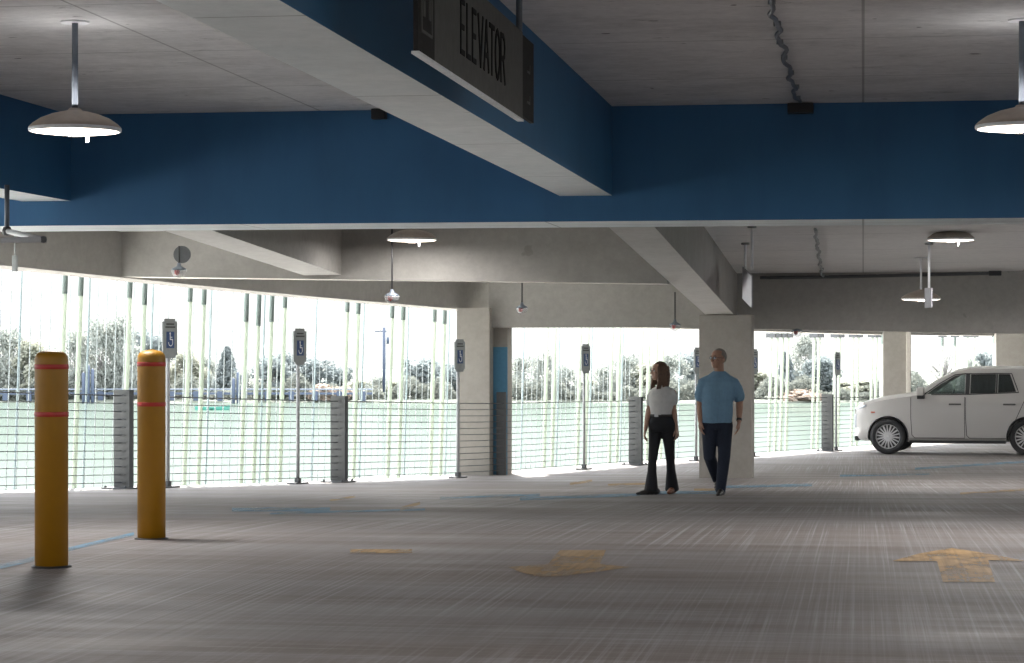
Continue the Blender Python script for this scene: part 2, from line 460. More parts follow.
link('rail', B((0,0,1.15), (62,.25,.14)), M['lakerail'], rt)
link('lower_rail', B((0,0,.72), (62,.2,.22)), M['promenade'], rt)
for i in range(26): link('post', B((-30+i*2.4,0,.45), (.5,.35,1.0)), M['promenade'], rt)
# far pole with two arms
pl = thing('utility_pole', 'tall dark utility pole on the far bank between the pairs of pale tubes', 'pole', ldv((384-512)/F*236, 236, WZ), 0)
link('pole', tube(bmesh.new(), [(0,0,0),(0,0,7.6)], .16, 8), M['promenade'], pl)
link('crossarm', B((-.3,0,7.2), (1.3,.12,.12)), M['promenade'], pl)
link('transformer', lathe(bmesh.new(), [(.22,0),(.22,.7)], (.5,0,5.9), 12), M['promenade'], pl)
# pilings and a small teal boat on the lake
for px_, ty_, lb_ in ((88, 366, 'dark cluster of pilings at the far shore, seen between the two yellow bollards'), (238, 373, 'dark cluster of pilings at the far shore near the pointed conifer')):
    t = thing('piling_cluster', lb_, 'pilings', ldv((px_-512)/F*229, 229, WZ), TH)
    for k, (ox, hh_) in enumerate(((-.45,.8),(0,1.0),(.42,.9))):
        link('piling', lathe(bmesh.new(), [(.17,-.5),(.17,(hy(ty_, 229)+6)*hh_),(.05,(hy(ty_, 229)+6)*hh_+.12)], (ox, .1*k, 0), 10), M['promenade'], t)
t = thing('rowing_boat', 'small teal boat on the lake, seen right of the farther bollard', 'boat', ldv((212-512)/F*206, 206, WZ), TH)
bm = bmesh.new(); L_ = []
for x_, wd_, sh_ in ((-1.5,.25,.34),(-1.0,.5,.28),(0,.6,.26),(1.0,.42,.32),(1.6,.04,.46)):
    L_.append([bm.verts.new((x_,-wd_,sh_)), bm.verts.new((x_,-wd_*.55,0)), bm.verts.new((x_,wd_*.55,0)), bm.verts.new((x_,wd_,sh_))])
for a_, b_ in zip(L_, L_[1:]):
    for k in range(3): bm.faces.new((a_[k], a_[k+1], b_[k+1], b_[k]))
bm.faces.new(L_[0]); bm.faces.new(L_[-1][::-1]); bmesh.ops.solidify(bm, geom=list(bm.faces), thickness=.04)
link('hull', bm, plain('teal_hull', (.10,.28,.24), .5), t)
link('bench', B((0,0,.2), (.25,.95,.04)), M['promenade'], t)
# trees on the far bank
def leaf_mat(name, a, b):
    k = NT(name); n = k.noise(k.coord(), .8, 3); c = k.ramp(n, [(.3, a), (.7, b)])
    df = k.n('BsdfDiffuse'); k.l(c, df.inputs[0])
    tl = k.n('BsdfTranslucent'); k.l(c, tl.inputs[0]); mx = k.n('MixShader'); mx.inputs[0].default_value = .5
    k.l(df.outputs[0], mx.inputs[1]); k.l(tl.outputs[0], mx.inputs[2]); k.l(mx.outputs[0], k.out.inputs['Surface']); return k.m
LM = [leaf_mat('leaf_grey_green', (.27,.29,.27), (.34,.355,.325)), leaf_mat('leaf_blue_green', (.21,.24,.24), (.27,.295,.295)),
      leaf_mat('leaf_autumn', (.40,.33,.28), (.46,.39,.33)), leaf_mat('leaf_olive', (.33,.34,.28), (.39,.39,.33))]  # leaf colours paled and greyed to carry the haze
BARK = plain('bark', (.26,.25,.24), .9)
def tree(kind, H, Wd, mat, name, label, seed):
    rnd = random.Random(seed)
    t = thing(name, label, 'tree')
    bm = bmesh.new(); fo = bmesh.new()
    tube(bm, [(0,0,-.3),(.05,0,H*.3),(0,.05,H*(.9 if kind == 'conifer' else .62))], .2, 7, rads=[.22,.16,.05])
    cl = []
    if kind == 'conifer':
        for i in range(40):
            u = i/39; z = H*(.08+.9*u); r = Wd/2*(1-u)**.8+.06; a = i*2.4
            cl.append((Vector((math.cos(a)*r*.5, math.sin(a)*r*.5, z)), r*.65+.12, 90))
    else:
        nb = 34 if kind != 'sparse' else 30
        for i in range(nb):
            a = rnd.uniform(0, 2*PI); u = rnd.random()**.6; ph = rnd.uniform(-.9, 1)
            q = Vector((math.cos(a)*Wd*.42*u*math.sqrt(1-abs(ph)**2*.8), math.sin(a)*Wd*.42*u*math.sqrt(1-abs(ph)**2*.8), H*(.5+.42*ph)))
            cl.append((q, Wd*rnd.uniform(.13, .21), 125 if kind != 'sparse' else 14))
            if kind == 'sparse' or i % 3 == 0:
                tube(bm, [(0,0,H*rnd.uniform(.25,.55)), q*.6+Vector((0,0,H*.2)), q], .05, 5, rads=[.08,.05,.02])
    for c, r, n in cl:
        for _ in range(n):
            v = Vector((rnd.gauss(0,1), rnd.gauss(0,1), rnd.gauss(0,1))).normalized()*r*rnd.random()**.4
            s = rnd.uniform(.15, .29) if kind != 'sparse' else rnd.uniform(.1,.2)
            a = Vector((rnd.gauss(0,1), rnd.gauss(0,1), rnd.gauss(0,1))).normalized(); b = a.orthogonal().normalized(); e = a.cross(b)
            c0 = c+v
            fo.faces.new([fo.verts.new(c0+b*s), fo.verts.new(c0+e*s*.6), fo.verts.new(c0-b*s), fo.verts.new(c0-e*s*.6)])
    link('trunk', bm, BARK, t, True); link('foliage', fo, mat, t)
    return t
protos = {}
def put_tree(px, topy, wpx, kind, mi, label, group, d=None):
    key = (kind, mi, len([1 for k in protos if k[:2] == (kind, mi)]) if False else 0)
    d = d or random.uniform(236, 250)
    H = hy(topy, d) + 6.0; Wd = wpx*1.25/F*d
    loc = ldv((px-512)/F*d, d, WZ)
    nm = {'round': 'broadleaf_tree', 'conifer': 'conifer_tree', 'sparse': 'bare_branched_tree'}[kind]
    if key not in protos:
        protos[key] = (tree(kind, H, Wd, LM[mi], nm, label, 11+len(protos)), H, Wd); o = protos[key][0]
        o.location = loc
    else:
        r0, H0, W0 = protos[key]; o = dup(r0, loc, random.uniform(0, 6.28), label, (Wd/W0, Wd/W0, H/H0))
    o['group'] = group
    return o
LG = 'grey-green tree of the hazy treeline across the lake, seen left of the blue banded column'
RG = 'grey-green tree of the hazy treeline across the lake, seen between blue banded column and walkers'
SG = 'tree of the hazy treeline across the lake, seen between the walkers and the parked car'
for px, ty, wp, mi in [(-22,340,60,0),(8,334,44,0),(30,342,34,3),(52,352,30,0),(76,336,40,0),(100,325,44,0),(122,322,44,0),(143,330,40,1),(164,345,36,0),(186,352,34,3),(206,360,30,0),(244,372,28,0),
                       (268,356,34,1),(292,352,38,1),(318,358,40,1),(342,366,30,1),(360,380,30,3),(378,378,30,0),(398,382,26,3),(418,358,40,1),(440,362,36,1),(455,366,34,1),(475,368,30,1)]:
    put_tree(px, ty, wp, 'round', mi, LG, 'treeline seen left of the column')
LM.append(leaf_mat('leaf_shrub', (.13,.14,.125), (.17,.18,.16)))
hb_ = bmesh.new(); rh = random.Random(5)
for _ in range(26000):
    l_ = rh.uniform(-62, 66); d_ = rh.uniform(232.5, 236); top_ = 1.3+.9*math.sin(l_*.5)+.6*math.sin(l_*1.7+1)
    c0 = Vector(ldv(l_, d_, WZ+.2+rh.random()**.8*max(.7, top_))); s_ = rh.uniform(.14,.28)
    a_ = Vector((rh.gauss(0,1), rh.gauss(0,1), rh.gauss(0,1))).normalized(); b_ = a_.orthogonal().normalized(); e_ = a_.cross(b_)
    hb_.faces.new([hb_.verts.new(c0+b_*s_), hb_.verts.new(c0+e_*s_*.6), hb_.verts.new(c0-b_*s_), hb_.verts.new(c0-e_*s_*.6)])
tag(link('shore_shrubs', hb_, LM[4]), 'low tangle of grey-green shrubs along the far shore', 'shrubs', kind='stuff')
put_tree(227, 347, 26, 'conifer', 1, 'pointed blue-green conifer across the lake, between pairs of pale tubes left of a wheelchair sign', 'conifers across the lake')
for px, ty, wp in ((322,388,24),(340,390,22)):
    put_tree(px, ty, wp, 'round', 2, 'low pinkish-brown autumn tree across the lake beside a railing post', 'autumn trees across the lake', 233)
for px, ty, wp, mi in [(500,366,36,0),(522,360,36,0),(545,356,38,0),(566,368,34,0),(588,380,30,3),(606,368,34,0),(626,358,38,0),(648,364,36,3),(670,358,36,0),(690,352,34,1),(712,360,36,0),(735,362,36,0)]:
    put_tree(px, ty, wp, 'round', mi, RG, 'treeline seen right of the column')
for px, ty, wp, mi in [(758,372,30,3),(772,378,30,0),(806,338,40,0),(824,356,34,1),(846,382,34,3),(866,380,36,3),(886,378,32,0),(910,372,34,0),(972,362,24,0),(988,352,26,1),(1008,352,30,0),(1030,350,40,0)]:
    put_tree(px, ty, wp, 'round', mi, SG, 'treeline seen around the parked car')
put_tree(786, 352, 22, 'conifer', 1, 'dark narrow conifer across the lake, seen between the column and the right railing post', 'conifers across the lake')
put_tree(944, 340, 54, 'sparse', 0, 'bare-branched sparse tree seen over the roof of the parked car', 'bare trees')
put_tree(800, 392, 40, 'round', 2, 'low autumn coloured bush across the lake, right of the column', 'autumn trees across the lake', 233)

# ---------------------------------------------------------------- facade screen of hanging tubes
def screen_thing():
    t = thing('facade_screen', 'screen of pale green tubes and thin strands hanging outside the railing', 'facade screen', (*FP(30, 1.4), EYE-2), 0)
    inv = Vector(t.location)
    def ends(px, py0=None, lean=.035):
        d = fence_d(px, 1.4); p = Vector((*FP(d, 1.4), 0)); return d, p
    def bar(px, w_, mat, sleeve=None, topd=None):
        d, p = ends(px)
        zt = EYE + 2.0; zb = EYE - Hd(d) - 2.6; ln = (zt-zb)
        ztop = EYE+hy(300, d)
        off = -FDIR*.034*1.6
        pt = lambda z: p + off*(ztop-z)/1.0*1.0 + Vector((0,0,z))
        rr_ = w_/2
        b = link('tube', tube(bmesh.new(), [pt(zb)-inv, pt(zt)-inv], rr_, 8), mat, t)
        if px > 735:
            link('hanger', B(tuple(pt(EYE+hy(335.5, d))-inv), (.10,.22,.10), rz=math.atan2(FDIR.y, FDIR.x)), M['darksteel'], b)
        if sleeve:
            link('sleeve', tube(bmesh.new(), [pt(EYE+hy(sleeve, d))-inv, pt(zt)-inv], rr_*1.12, 8), M['fintop'], b)  # teal upper length, drawn as a slightly wider tube
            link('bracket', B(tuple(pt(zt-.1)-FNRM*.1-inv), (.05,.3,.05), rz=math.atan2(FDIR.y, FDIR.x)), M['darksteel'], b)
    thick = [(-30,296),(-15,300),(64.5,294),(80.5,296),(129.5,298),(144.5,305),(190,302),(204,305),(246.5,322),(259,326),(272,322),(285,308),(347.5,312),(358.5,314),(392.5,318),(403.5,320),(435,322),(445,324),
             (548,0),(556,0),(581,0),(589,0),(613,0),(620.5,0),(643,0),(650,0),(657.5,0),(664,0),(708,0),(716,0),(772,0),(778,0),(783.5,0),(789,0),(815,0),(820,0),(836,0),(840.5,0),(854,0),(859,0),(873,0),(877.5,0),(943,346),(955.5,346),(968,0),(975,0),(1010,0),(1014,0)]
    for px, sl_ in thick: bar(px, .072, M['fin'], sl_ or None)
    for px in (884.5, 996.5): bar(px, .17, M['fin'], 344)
    for px in (21,89.5,153,211.5,265,317,364.5,409,450,525,560.5,593,624,681,730): bar(px, .03, M['finthin'])
    # thin strands every 20 cm; the hundred nearest are parts, the rest one mesh
    rest = bmesh.new(); i = 0; d = 25.5
    while d < 47:
        p = Vector((*FP(d, 1.48), 0)); zt = EYE+2.0; zb = EYE-Hd(d)-2.6
        a = p+Vector((0,0,zt)) + FDIR*.02; b = p+Vector((0,0,zb)) - FDIR*.25
        bmx = bmesh.new() if i < 34 else rest
        tube(bmx, [b-inv, a-inv], .0085 if d < 36 else .0065, 5)
        if i < 34: link('strand', bmx, M['strand'], t)
        i += 1; d += .2*.877
    o = link('strands', rest, M['strand'], t); o['kind'] = 'stuff'
screen_thing()

# ---------------------------------------------------------------- cable railing
rail = thing('cable_railing', 'steel cable railing with twelve thin cables along the open edge', 'railing', (*FP(30), floor_z(*FP(30))))
ri = Vector(rail.location)
for k in range(12):
    pts = [];
    for i in range(60):
        d = 24+i*.85; x, y = FP(d); pts.append(Vector((x, y, EYE-Hd(d)+.085+.1032*k))-ri)
    link('cable', tube(bmesh.new(), pts, .0065 if k < 11 else .009, 6), M['cable'], rail)
ang = math.atan2(FDIR.y, FDIR.x)
def rail_post(px):
    d = fence_d(px); x, y = FP(d); c = Vector((x, y, EYE-Hd(d)))-ri
    bm = bmesh.new()
    R_ = Matrix.Rotation(ang, 4, 'Z')
    def bx(o, s, mi=0): box(bm, c + (R_ @ Vector(o)), s, rz=ang, mi=mi)
    # C channel: broad web across the cable line, two flanges
    bx((0,0,.65), (.012,.25,1.30)); bx((.035,.125,.65), (.08,.012,1.30)); bx((.035,-.125,.65), (.08,.012,1.30))
    o = link('post', bm, M['steel'], rail)
    bm = bmesh.new()
    box(bm, c+Vector((0,0,.012)), (.36,.40,.024), rz=ang)
    for sx_ in (-.14,.14):
        for sy in (-.16,.16):
            lathe(bm, [(.018,0),(.018,.05)], tuple(c + (R_ @ Vector((sx_,sy,.0)))), 8)
    link('base_plate', bm, M['darksteel'], o)
    bm = bmesh.new()
    for k in range(12): box(bm, c + (R_ @ Vector((-.012,0,.085+.1032*k))), (.012,.12,.010), rz=ang)
    link('cable_slots', bm, M['darksteel'], o)
    bm = bmesh.new(); box(bm, c + (R_ @ Vector((0.03,-.128,.65))), (.092,.008,1.295), rz=ang); link('flange_strip', bm, M['darksteel'], o)
for px in (-95, 122, 338, 635, 827, 965): rail_post(px)

# ---------------------------------------------------------------- wheelchair signs on thin posts
M['signpole'] = plain('sign_pole_grey', (.34,.35,.36), .5)
def sign(px, label):
    d = fence_d(px, -.12); x, y = FP(d, -.12)
    a = ang - math.radians(6)
    t = thing('parking_sign', label, 'parking sign', (x, y, EYE-Hd(d)), a-PI/2+PI/2, 'wheelchair parking signs along the railing')
    # local x runs along the plate, -y faces the lot
    link('pole', tube(bmesh.new(), [(0,.02,0),(0,.02,2.2)], .026, 8), M['signpole'], t)
    bm = bmesh.new(); box(bm, (0,.02,.012), (.30,.16,.024)); box(bm, (0,.02,.05), (.07,.07,.09)); link('base', bm, M['darksteel'], t)
    bm = bmesh.new(); box(bm, (0,-.012,2.0), (.28,.02,.53))
    es = [e for e in bm.edges if abs((e.verts[0].co-e.verts[1].co).normalized().y) > .9]
    bmesh.ops.bevel(bm, geom=es, offset=.04, segments=5, affect='EDGES')
    pl = link('plate', bm, M['signback'], t)
    bm = bmesh.new(); box(bm, (0,-.025,1.98), (.15,.004,.22)); link('panel', bm, M['signblue'], pl)
    bm = bmesh.new()
    # wheelchair figure: head, back, seat, leg, wheel
    lathe(bm, [(.0,0),(.016,0),(.016,.003)], (-.01,-.031,2.065), 10, axis='Y')
    box(bm, (-.008,-.0295,2.015), (.018,.003,.07)); box(bm, (.02,-.0295,1.985), (.06,.003,.016)); box(bm, (.05,-.0295,1.955), (.014,.003,.06)); box(bm, (.015,-.0295,2.015), (.05,.003,.012))
    n = 16
    for i in range(3, n):
        a0 = 2*PI*i/n*.78+2.2; a1 = 2*PI*(i+1)/n*.78+2.2
        q = [bm.verts.new((-.0+math.cos(u)*rd, -.031, 1.95+math.sin(u)*rd)) for u, rd in ((a0,.045),(a1,.045),(a1,.058),(a0,.058))]
        bm.faces.new(q)
    for v in bm.verts: v.co.x *= .8
    link('wheelchair_symbol', bm, M['white'], pl)
    bm = bmesh.new(); box(bm, (0,-.0235,2.19), (.15,.003,.022)); box(bm, (0,-.0235,2.15), (.19,.003,.022)); link('upper_bands', bm, M['steel'], pl)
    return t
for px, lb in ((169,'grey wheelchair parking sign directly behind the farther yellow bollard'),
               (299,'grey wheelchair parking sign on a thin post left of the dark railing post'),
               (459,'grey wheelchair parking sign in front of the pale left column'),
               (585,'grey wheelchair parking sign standing alone right of the blue banded column'),
               (697,'grey wheelchair parking sign half hidden beside the walking man'),
               (754,'grey wheelchair parking sign just right of the column behind the man'),
               (837,'grey wheelchair parking sign beside the railing post nearest the car')):
    sign(px, lb)
# ================================================================ NEAR THINGS
def bollard(px, py, h, label):
    p = FL(px, py)
    t = thing('bollard', label, 'bollard', p, 0, 'yellow bollards')
    r = .096
    prof = [(r,0),(r,h-.06)]+[(r-.045*(1-math.cos(u)), h-.06+.05*math.sin(u)) for u in (.4,.8,1.2,PI/2)]+[(.0,h+.004)]
    link('sleeve', lathe(bmesh.new(), prof, n=40), M['bollard'], t)
    for z in (h-.10, h-.375):
        link('red_stripe', lathe(bmesh.new(), [(r+.0015,z-.014),(r+.0025,z-.012),(r+.0025,z+.012),(r+.0015,z+.014)], n=40), M['red'], t)
    link('base_joint', lathe(bmesh.new(), [(r+.02,0),(r+.02,.006),(r,.012)], n=32), M['black'], t)
    return t
bollard(51.5, 567, 1.262, 'yellow bollard with two red stripes, the nearer and larger of the two')
bollard(151.5, 539, 1.30, 'yellow bollard with two red stripes, the farther one beside a wheelchair sign')

LAMP_W = 110.0
def lamp(px, dia, py_rim, d, hceil, label, p=None):
    """shallow dome pendant: origin at the rim"""
    h = hy(py_rim, d) if p is None else p.z-EYE; p = W(px, d, h) if p is None else p; R_ = dia/2; drop = hceil-h
    L_ = bpy.data.lights.new('lamp_light', 'AREA'); L_.shape = 'DISK'; L_.size = dia*.9; L_.energy = LAMP_W if hceil == NEARC else 60; L_.color = (1.0, .975, .95)
    lo = bpy.data.objects.new('lamp_light', L_); C.objects.link(lo); lo.location = p + Vector((0,0,-.045*dia/.66))
    if hceil == NEARC:         # the translucent shade also throws light up onto the slab
        U_ = bpy.data.lights.new('lamp_uplight', 'AREA'); U_.shape = 'DISK'; U_.size = dia*.7; U_.energy = 2.2; U_.color = (1.0, .97, .95)
        uo = bpy.data.objects.new('lamp_uplight', U_); C.objects.link(uo); uo.location = p + Vector((0,0,.17)); uo.rotation_euler = (PI, 0, 0)
    t = thing('pendant_lamp', label, 'lamp', p, 0, 'round pendant lamps')
    ds_ = dia/.66
    k = ds_
    link('shade', lathe(bmesh.new(), [(R_,-.012*k),(R_*1.0,.012*k),(R_*.93,.035*k),(R_*.75,.075*k),(R_*.5,.108*k),(R_*.25,.128*k),(.05,.135*k),(.04,.15*k),(0,.15*k)], n=48), M['shade'], t)
    link('rim', lathe(bmesh.new(), [(R_*.965,-.020*k),(R_*1.0,-.018*k),(R_*1.01,-.004*k),(R_*1.005,.006*k),(R_*.97,.006*k)], n=48), M['white'], t)
    link('diffuser', lathe(bmesh.new(), [(R_*.955,-.02*k),(R_*.7,-.03*k),(R_*.3,-.036*k),(0,-.037*k)], n=48), M['lens'], t)
    near_ = hceil == NEARC; link('rod', tube(bmesh.new(), [(0,0,.14*k),(0,0,drop-.01)], .022 if near_ else .015, 12), M['rod' if near_ else 'white'], t)
    link('canopy', lathe(bmesh.new(), [(.10,drop-.012),(.10,drop)], n=24), M['white'], t)
    link('cap', lathe(bmesh.new(), [(.05,-.055*k),(.05,-.03*k)], n=20), M['shade'], t)
    link('sensor', tube(bmesh.new(), [(.10*k,-.02,-.03*k),(.10*k,-.02,-.10*k)], .012, 10), M['white'], t)

    return t
lamp(75, .64, 129, 16.1, NEARC, 'round pendant lamp at upper left, hanging before the blue beam')
lamp(1022, .64, 126, 16.0, NEARC, 'round pendant lamp at the upper right edge before the blue beam')
d_ = 31.3; lamp(951, .64, 239, d_, ceil_h(d_), 'round pendant lamp over the parked car, directly below the blue beam')
d_ = 35.2; lamp(921, .60, 298.5, d_, ceil_h(d_), 'smaller round pendant lamp behind the hanging plate, lower than its neighbour')
d_ = 29.5; lamp(412, .64, 239, d_, ceil_h(d_), 'round pendant lamp seen edge-on in the middle bay below the blue beam')

# unseen lamps added outside the frame to brighten the near and far aisles
for i, (x, y) in enumerate([(-8.6,6),(-8.6,-3),(-1.2,6),(-1.2,-3),(4.6,6),(4.6,-3),(10,15),(10,6),(10,-3),(15.5,15),(15.5,6)]):
    lamp(0, .64, 0, 1, NEARC, 'added round pendant lamp over the near aisle outside the view', Vector((x, y, EYE+1.52)))
for i, (px_, d_) in enumerate([(1130,31.5),(1160,36.5),(1120,44)]):
    pq = W(px_, d_, ceil_h(d_)-.62); lamp(0, .64, 0, 1, ceil_h(d_), 'added round pendant lamp over the far aisle, unseen beyond the right edge of the view', pq)
# ceiling hung camera / speaker domes
def dome(px, py, d, label, topy=None, disc=False):
    h = hy(py, d); p = W(px, d, h); top = (hy(topy, d) if topy else ceil_h(d))-h
    t = thing('dome_camera', label, 'dome camera', p, 0, 'clear dome cameras')
    link('rod', tube(bmesh.new(), [(0,0,.08),(0,0,top)], .012, 8), M['black'], t)
    link('housing', lathe(bmesh.new(), [(0,.09),(.02,.09),(.03,.05),(.085,.02),(.095,0)], n=24), M['rod'], t)
    prof = [(.10*math.cos(u), -.10*math.sin(u)) for u in [i*PI/16 for i in range(9)]]
    link('dome_cover', lathe(bmesh.new(), prof, n=24), M['dome'], t)
    link('lens', lathe(bmesh.new(), [(0,-.07),(.03,-.05),(.035,0)], (-.02,-.02,0), n=16), M['red'], t)
    if disc: link('junction_disc', lathe(bmesh.new(), [(.11,-.0),(.11,.04)], (0,.12,.20), n=24, axis='Y'), M['darksteel'], t)
    return t
dome(179, 270, 29.0, 'clear dome camera with a round grey junction disc, leftmost of the dome cameras', 246, True)
dome(392, 296, 30.0, 'clear dome camera hanging on a dark rod below the edge-on pendant lamp')
dome(522, 308, 36.8, 'clear dome camera hanging above the blue banded column')
dome(675, 325, 37.6, 'clear dome camera hanging at the opening above the walking woman', 292)
dome(797, 331, 38.4, 'small clear dome camera under the far beam right of the column', 329)

# ELEVATOR sign box hung beside the blue beam
XS = -1.955
def sx_y(px):                          # where the sign plane x=XS is seen at column px
    k = (px-512)/F; dx = -ST + k*CT; dy = CT + k*ST
    return XS/dx*dy
yL, yA, yB, yR = sx_y(416.5), sx_y(433), sx_y(521.6), sx_y(533)
dB = ld(XS, yB)[1]
hb = hy(119.5, dB); ht = hy(32.5, dB)
t = thing('elevator_sign', 'dark hanging box sign reading ELEVATOR beside the blue beam', 'sign', (XS, (yA+yB)/2, EYE+hb), 0)
o0 = Vector(t.location); zc = (ht-hb)/2; hh = ht-hb
link('housing', B((-.008, 0, zc), (.014, yB-yA, hh-.01)), M['signback'], t)
link('text_panel', B((0, 0, zc), (.014, yB-yA-.01, hh)), M['signgrey'], t)
pan = link('pictogram_panel', B((-.004, (yL+yA)/2-o0.y, zc), (.022, yA-yL, hh+.0)), M['signdark'], t)
ep = link('end_panel', B((-.006, (yR+yB)/2-o0.y, zc+.005), (.022, yR-yB-.01, hh-.03)), M['signdark'], t)
link('bright_underside', B((-.006, (yL+yB)/2-o0.y, -.006), (.036, yB-yL, .012)), M['white'], t)  # box underside in white, its bright reflection put into the colour
def strokes(word):
    G = {'E': [((0,0),(0,1)),((0,0),(.6,0)),((0,.5),(.52,.5)),((0,1),(.6,1))], 'L': [((0,0),(0,1)),((0,0),(.6,0))],
         'V': [((0,1),(.45,0)),((.45,0),(.9,1))], 'A': [((0,0),(.45,1)),((.45,1),(.9,0)),((.15,.3),(.75,.3))], 'T': [((0,1),(.9,1)),((.45,0),(.45,1))],
         'O': [((.45+.45*math.cos(a*PI/8), .5+.5*math.sin(a*PI/8)), (.45+.45*math.cos((a+1)*PI/8), .5+.5*math.sin((a+1)*PI/8))) for a in range(16)],
         'R': [((0,0),(0,1)),((0,1),(.5,1)),((.5,1),(.72,.92)),((.72,.92),(.8,.76)),((.8,.76),(.72,.58)),((.72,.58),(.5,.5)),((.5,.5),(0,.5)),((.45,.5),(.85,0))]}
    out = []; x = 0
    for ch in word:
        for a, b in G[ch]: out.append(((a[0]+x, a[1]), (b[0]+x, b[1])))
        x += {'E':1.08,'L':1.0,'V':1.12,'A':1.12,'T':1.15,'O':1.2,'R':.85}[ch]
    return out, x
st, wx = strokes('ELEVATOR'); bm = bmesh.new()
y0, y1, z0, hh_, wd = sx_y(459)-o0.y, sx_y(503.3)-o0.y, .134, .249, .026
ky = (y1-y0)/wx
for a, b in st:
    A_ = Vector((0, y0+a[0]*ky, z0+a[1]*hh_)); B_ = Vector((0, y0+b[0]*ky, z0+b[1]*hh_)); dv = B_-A_
    box(bm, (A_+B_)/2+Vector((.009,0,0)), (.006, dv.length+wd*.8, wd), rot=Matrix.Rotation(math.atan2(dv.z, dv.y), 4, 'X'))
link('lettering', bm, M['letters'], t)
# pictogram: a framed car with two little figures
bm = bmesh.new(); yc = (yL+yA)/2-o0.y
wq = (yA-yL)*.62; zq = .27
for s in (-1,1): box(bm, (.009, yc+s*wq/2, zq), (.006,.018,.34)); box(bm, (.009, yc, zq+s*.17), (.006,wq,.014))
for s in (-1,1): box(bm, (.009, yc+s*.07, zq-.02), (.006,.05,.16)); lathe(bm, [(.0,0),(.02,0)], (.010, yc+s*.07, zq+.085), 8)
link('pictogram', bm, M['signgrey'], pan)
bm = bmesh.new(); yc = (yR+yB)/2-o0.y
for z in (.12,.30): box(bm, (.006, yc, z), (.006,.11,.014)); box(bm, (.006, yc+.05, z+.02), (.006,.014,.05))
link('marks', bm, M['signgrey'], ep)
for py_ in (sx_y(524.3)-o0.y, yA-o0.y+.15):
    link('rod', tube(bmesh.new(), [(-.03,py_,hh-.02),(-.03,py_,NEARC-hb)], .019, 10), M['rod'], t)

# conduits on the ceiling, junction boxes
def conduit(pts, r, label, name='conduit', mat='rod', wav=0, n=60):
    t = thing(name, label, 'conduit', pts[0]); o = Vector(pts[0]); P_ = [Vector(p)-o for p in pts]
    ln = []
    for i in range(n+1):
        u = i/n*(len(P_)-1); j = min(int(u), len(P_)-2); q = P_[j].lerp(P_[j+1], u-j)
        ln.append(q + Vector((wav*(math.sin(i*.55)+.5*math.sin(i*1.3)), 0, -abs(wav)*.3*math.cos(i*.9))))
    link('pipe', tube(bmesh.new(), ln, r, 8), M[mat], t)
    bm = bmesh.new()
    for i in range(4, n-1, 9): box(bm, ln[i]+Vector((0,0,.012)), (.05,.03,.035))
    link('clips', bm, M['signback'], t)
    return t
def ce(px, py, dz=.05):      # point on the near ceiling
    d = F*(NEARC-dz)/(HOR-py); return W(px, d, NEARC-dz)
conduit([ce(768,-6), ce(797.5,102)], .017, 'grey wavy conduit clipped to the near ceiling, running to a black box', wav=.018)
bx0 = P(800.5, 108.5, 21.5); tag(link('junction_box', B((0,0,0), (.24,.16,.09), bev=.01), M['black'], None, loc=bx0), 'black junction box on the near ceiling at the end of the wavy conduit', 'junction box')
bx1 = W(379, 22.10, NEARC-.05); tag(link('junction_box', B((0,0,0), (.14,.10,.10), bev=.01), M['black'], None, loc=bx1), 'black junction box at the top of the blue beam beside the long beam soffit', 'junction box')
def cf(px, d, dz=.06): return W(px, d, ceil_h(d)-dz)
conduit([cf(815,30.2), cf(822,38.2)], .02, 'pale wavy conduit on the far ceiling right of the column', mat='signback', wav=.015)
conduit([cf(760,38.35,.07), cf(822,38.2,.07), cf(992,37.4,.07)], .028, 'dark conduit run along the top of the far cross beam', mat='darksteel')
bx2 = cf(995, 37.4, .07); tag(link('junction_box', B((0,0,0), (.2,.12,.08), bev=.01), M['black'], None, loc=bx2), 'black junction box at the right end of the dark far conduit', 'junction box')

# oblique hanging plates
def plate(px0, px1, ytl, ybl, ytr, ybr, d0, d1, rods, label, mat):
    a = P(px0, ytl, d0); b = P(px0, ybl, d0); c = P(px1, ybr, d1); e = P(px1, ytr, d1)
    t = thing('hanging_sign', label, 'sign', (a+b+c+e)/4); o = Vector(t.location)
    bm = bmesh.new(); nn = (b-a).cross(c-b).normalized()*.02
    f = [bm.verts.new(v-o) for v in (a,b,c,e)]; g = [bm.verts.new(v-o+nn) for v in (a,b,c,e)]
    bm.faces.new(f); bm.faces.new(g[::-1])
    for i in range(4): bm.faces.new((f[i], g[i], g[(i+1)%4], f[(i+1)%4]))
    bmesh.ops.recalc_face_normals(bm, faces=bm.faces)
    link('plate', bm, M[mat], t)
    for px, py, d in rods:
        q = P(px, py, d)-o
        hc = ceil_h(d)
        link('rod', tube(bmesh.new(), [q, q+Vector((0,0,EYE+hc-(q+o).z))], .018, 8), M['white'], t)
        link('ceiling_flange', lathe(bmesh.new(), [(.06,0),(.06,.03)], tuple(q+Vector((0,0,EYE+hc-(q+o).z-.03))), 16), M['signback'], t)
    return t
plate(743.6, 753, 267, 298.5, 276, 308, 33.5, 30.0, [(745.4,270,32.8),(752,270,30.4)], 'pale plate sign seen almost edge-on, hanging on two rods beside the column beam', 'lavender')
plate(926, 932.5, 288, 308, 288, 307.5, 33.0, 32.6, [(929,289,32.8)], 'small pale hanging plate in front of the lower pendant lamp', 'lavender')

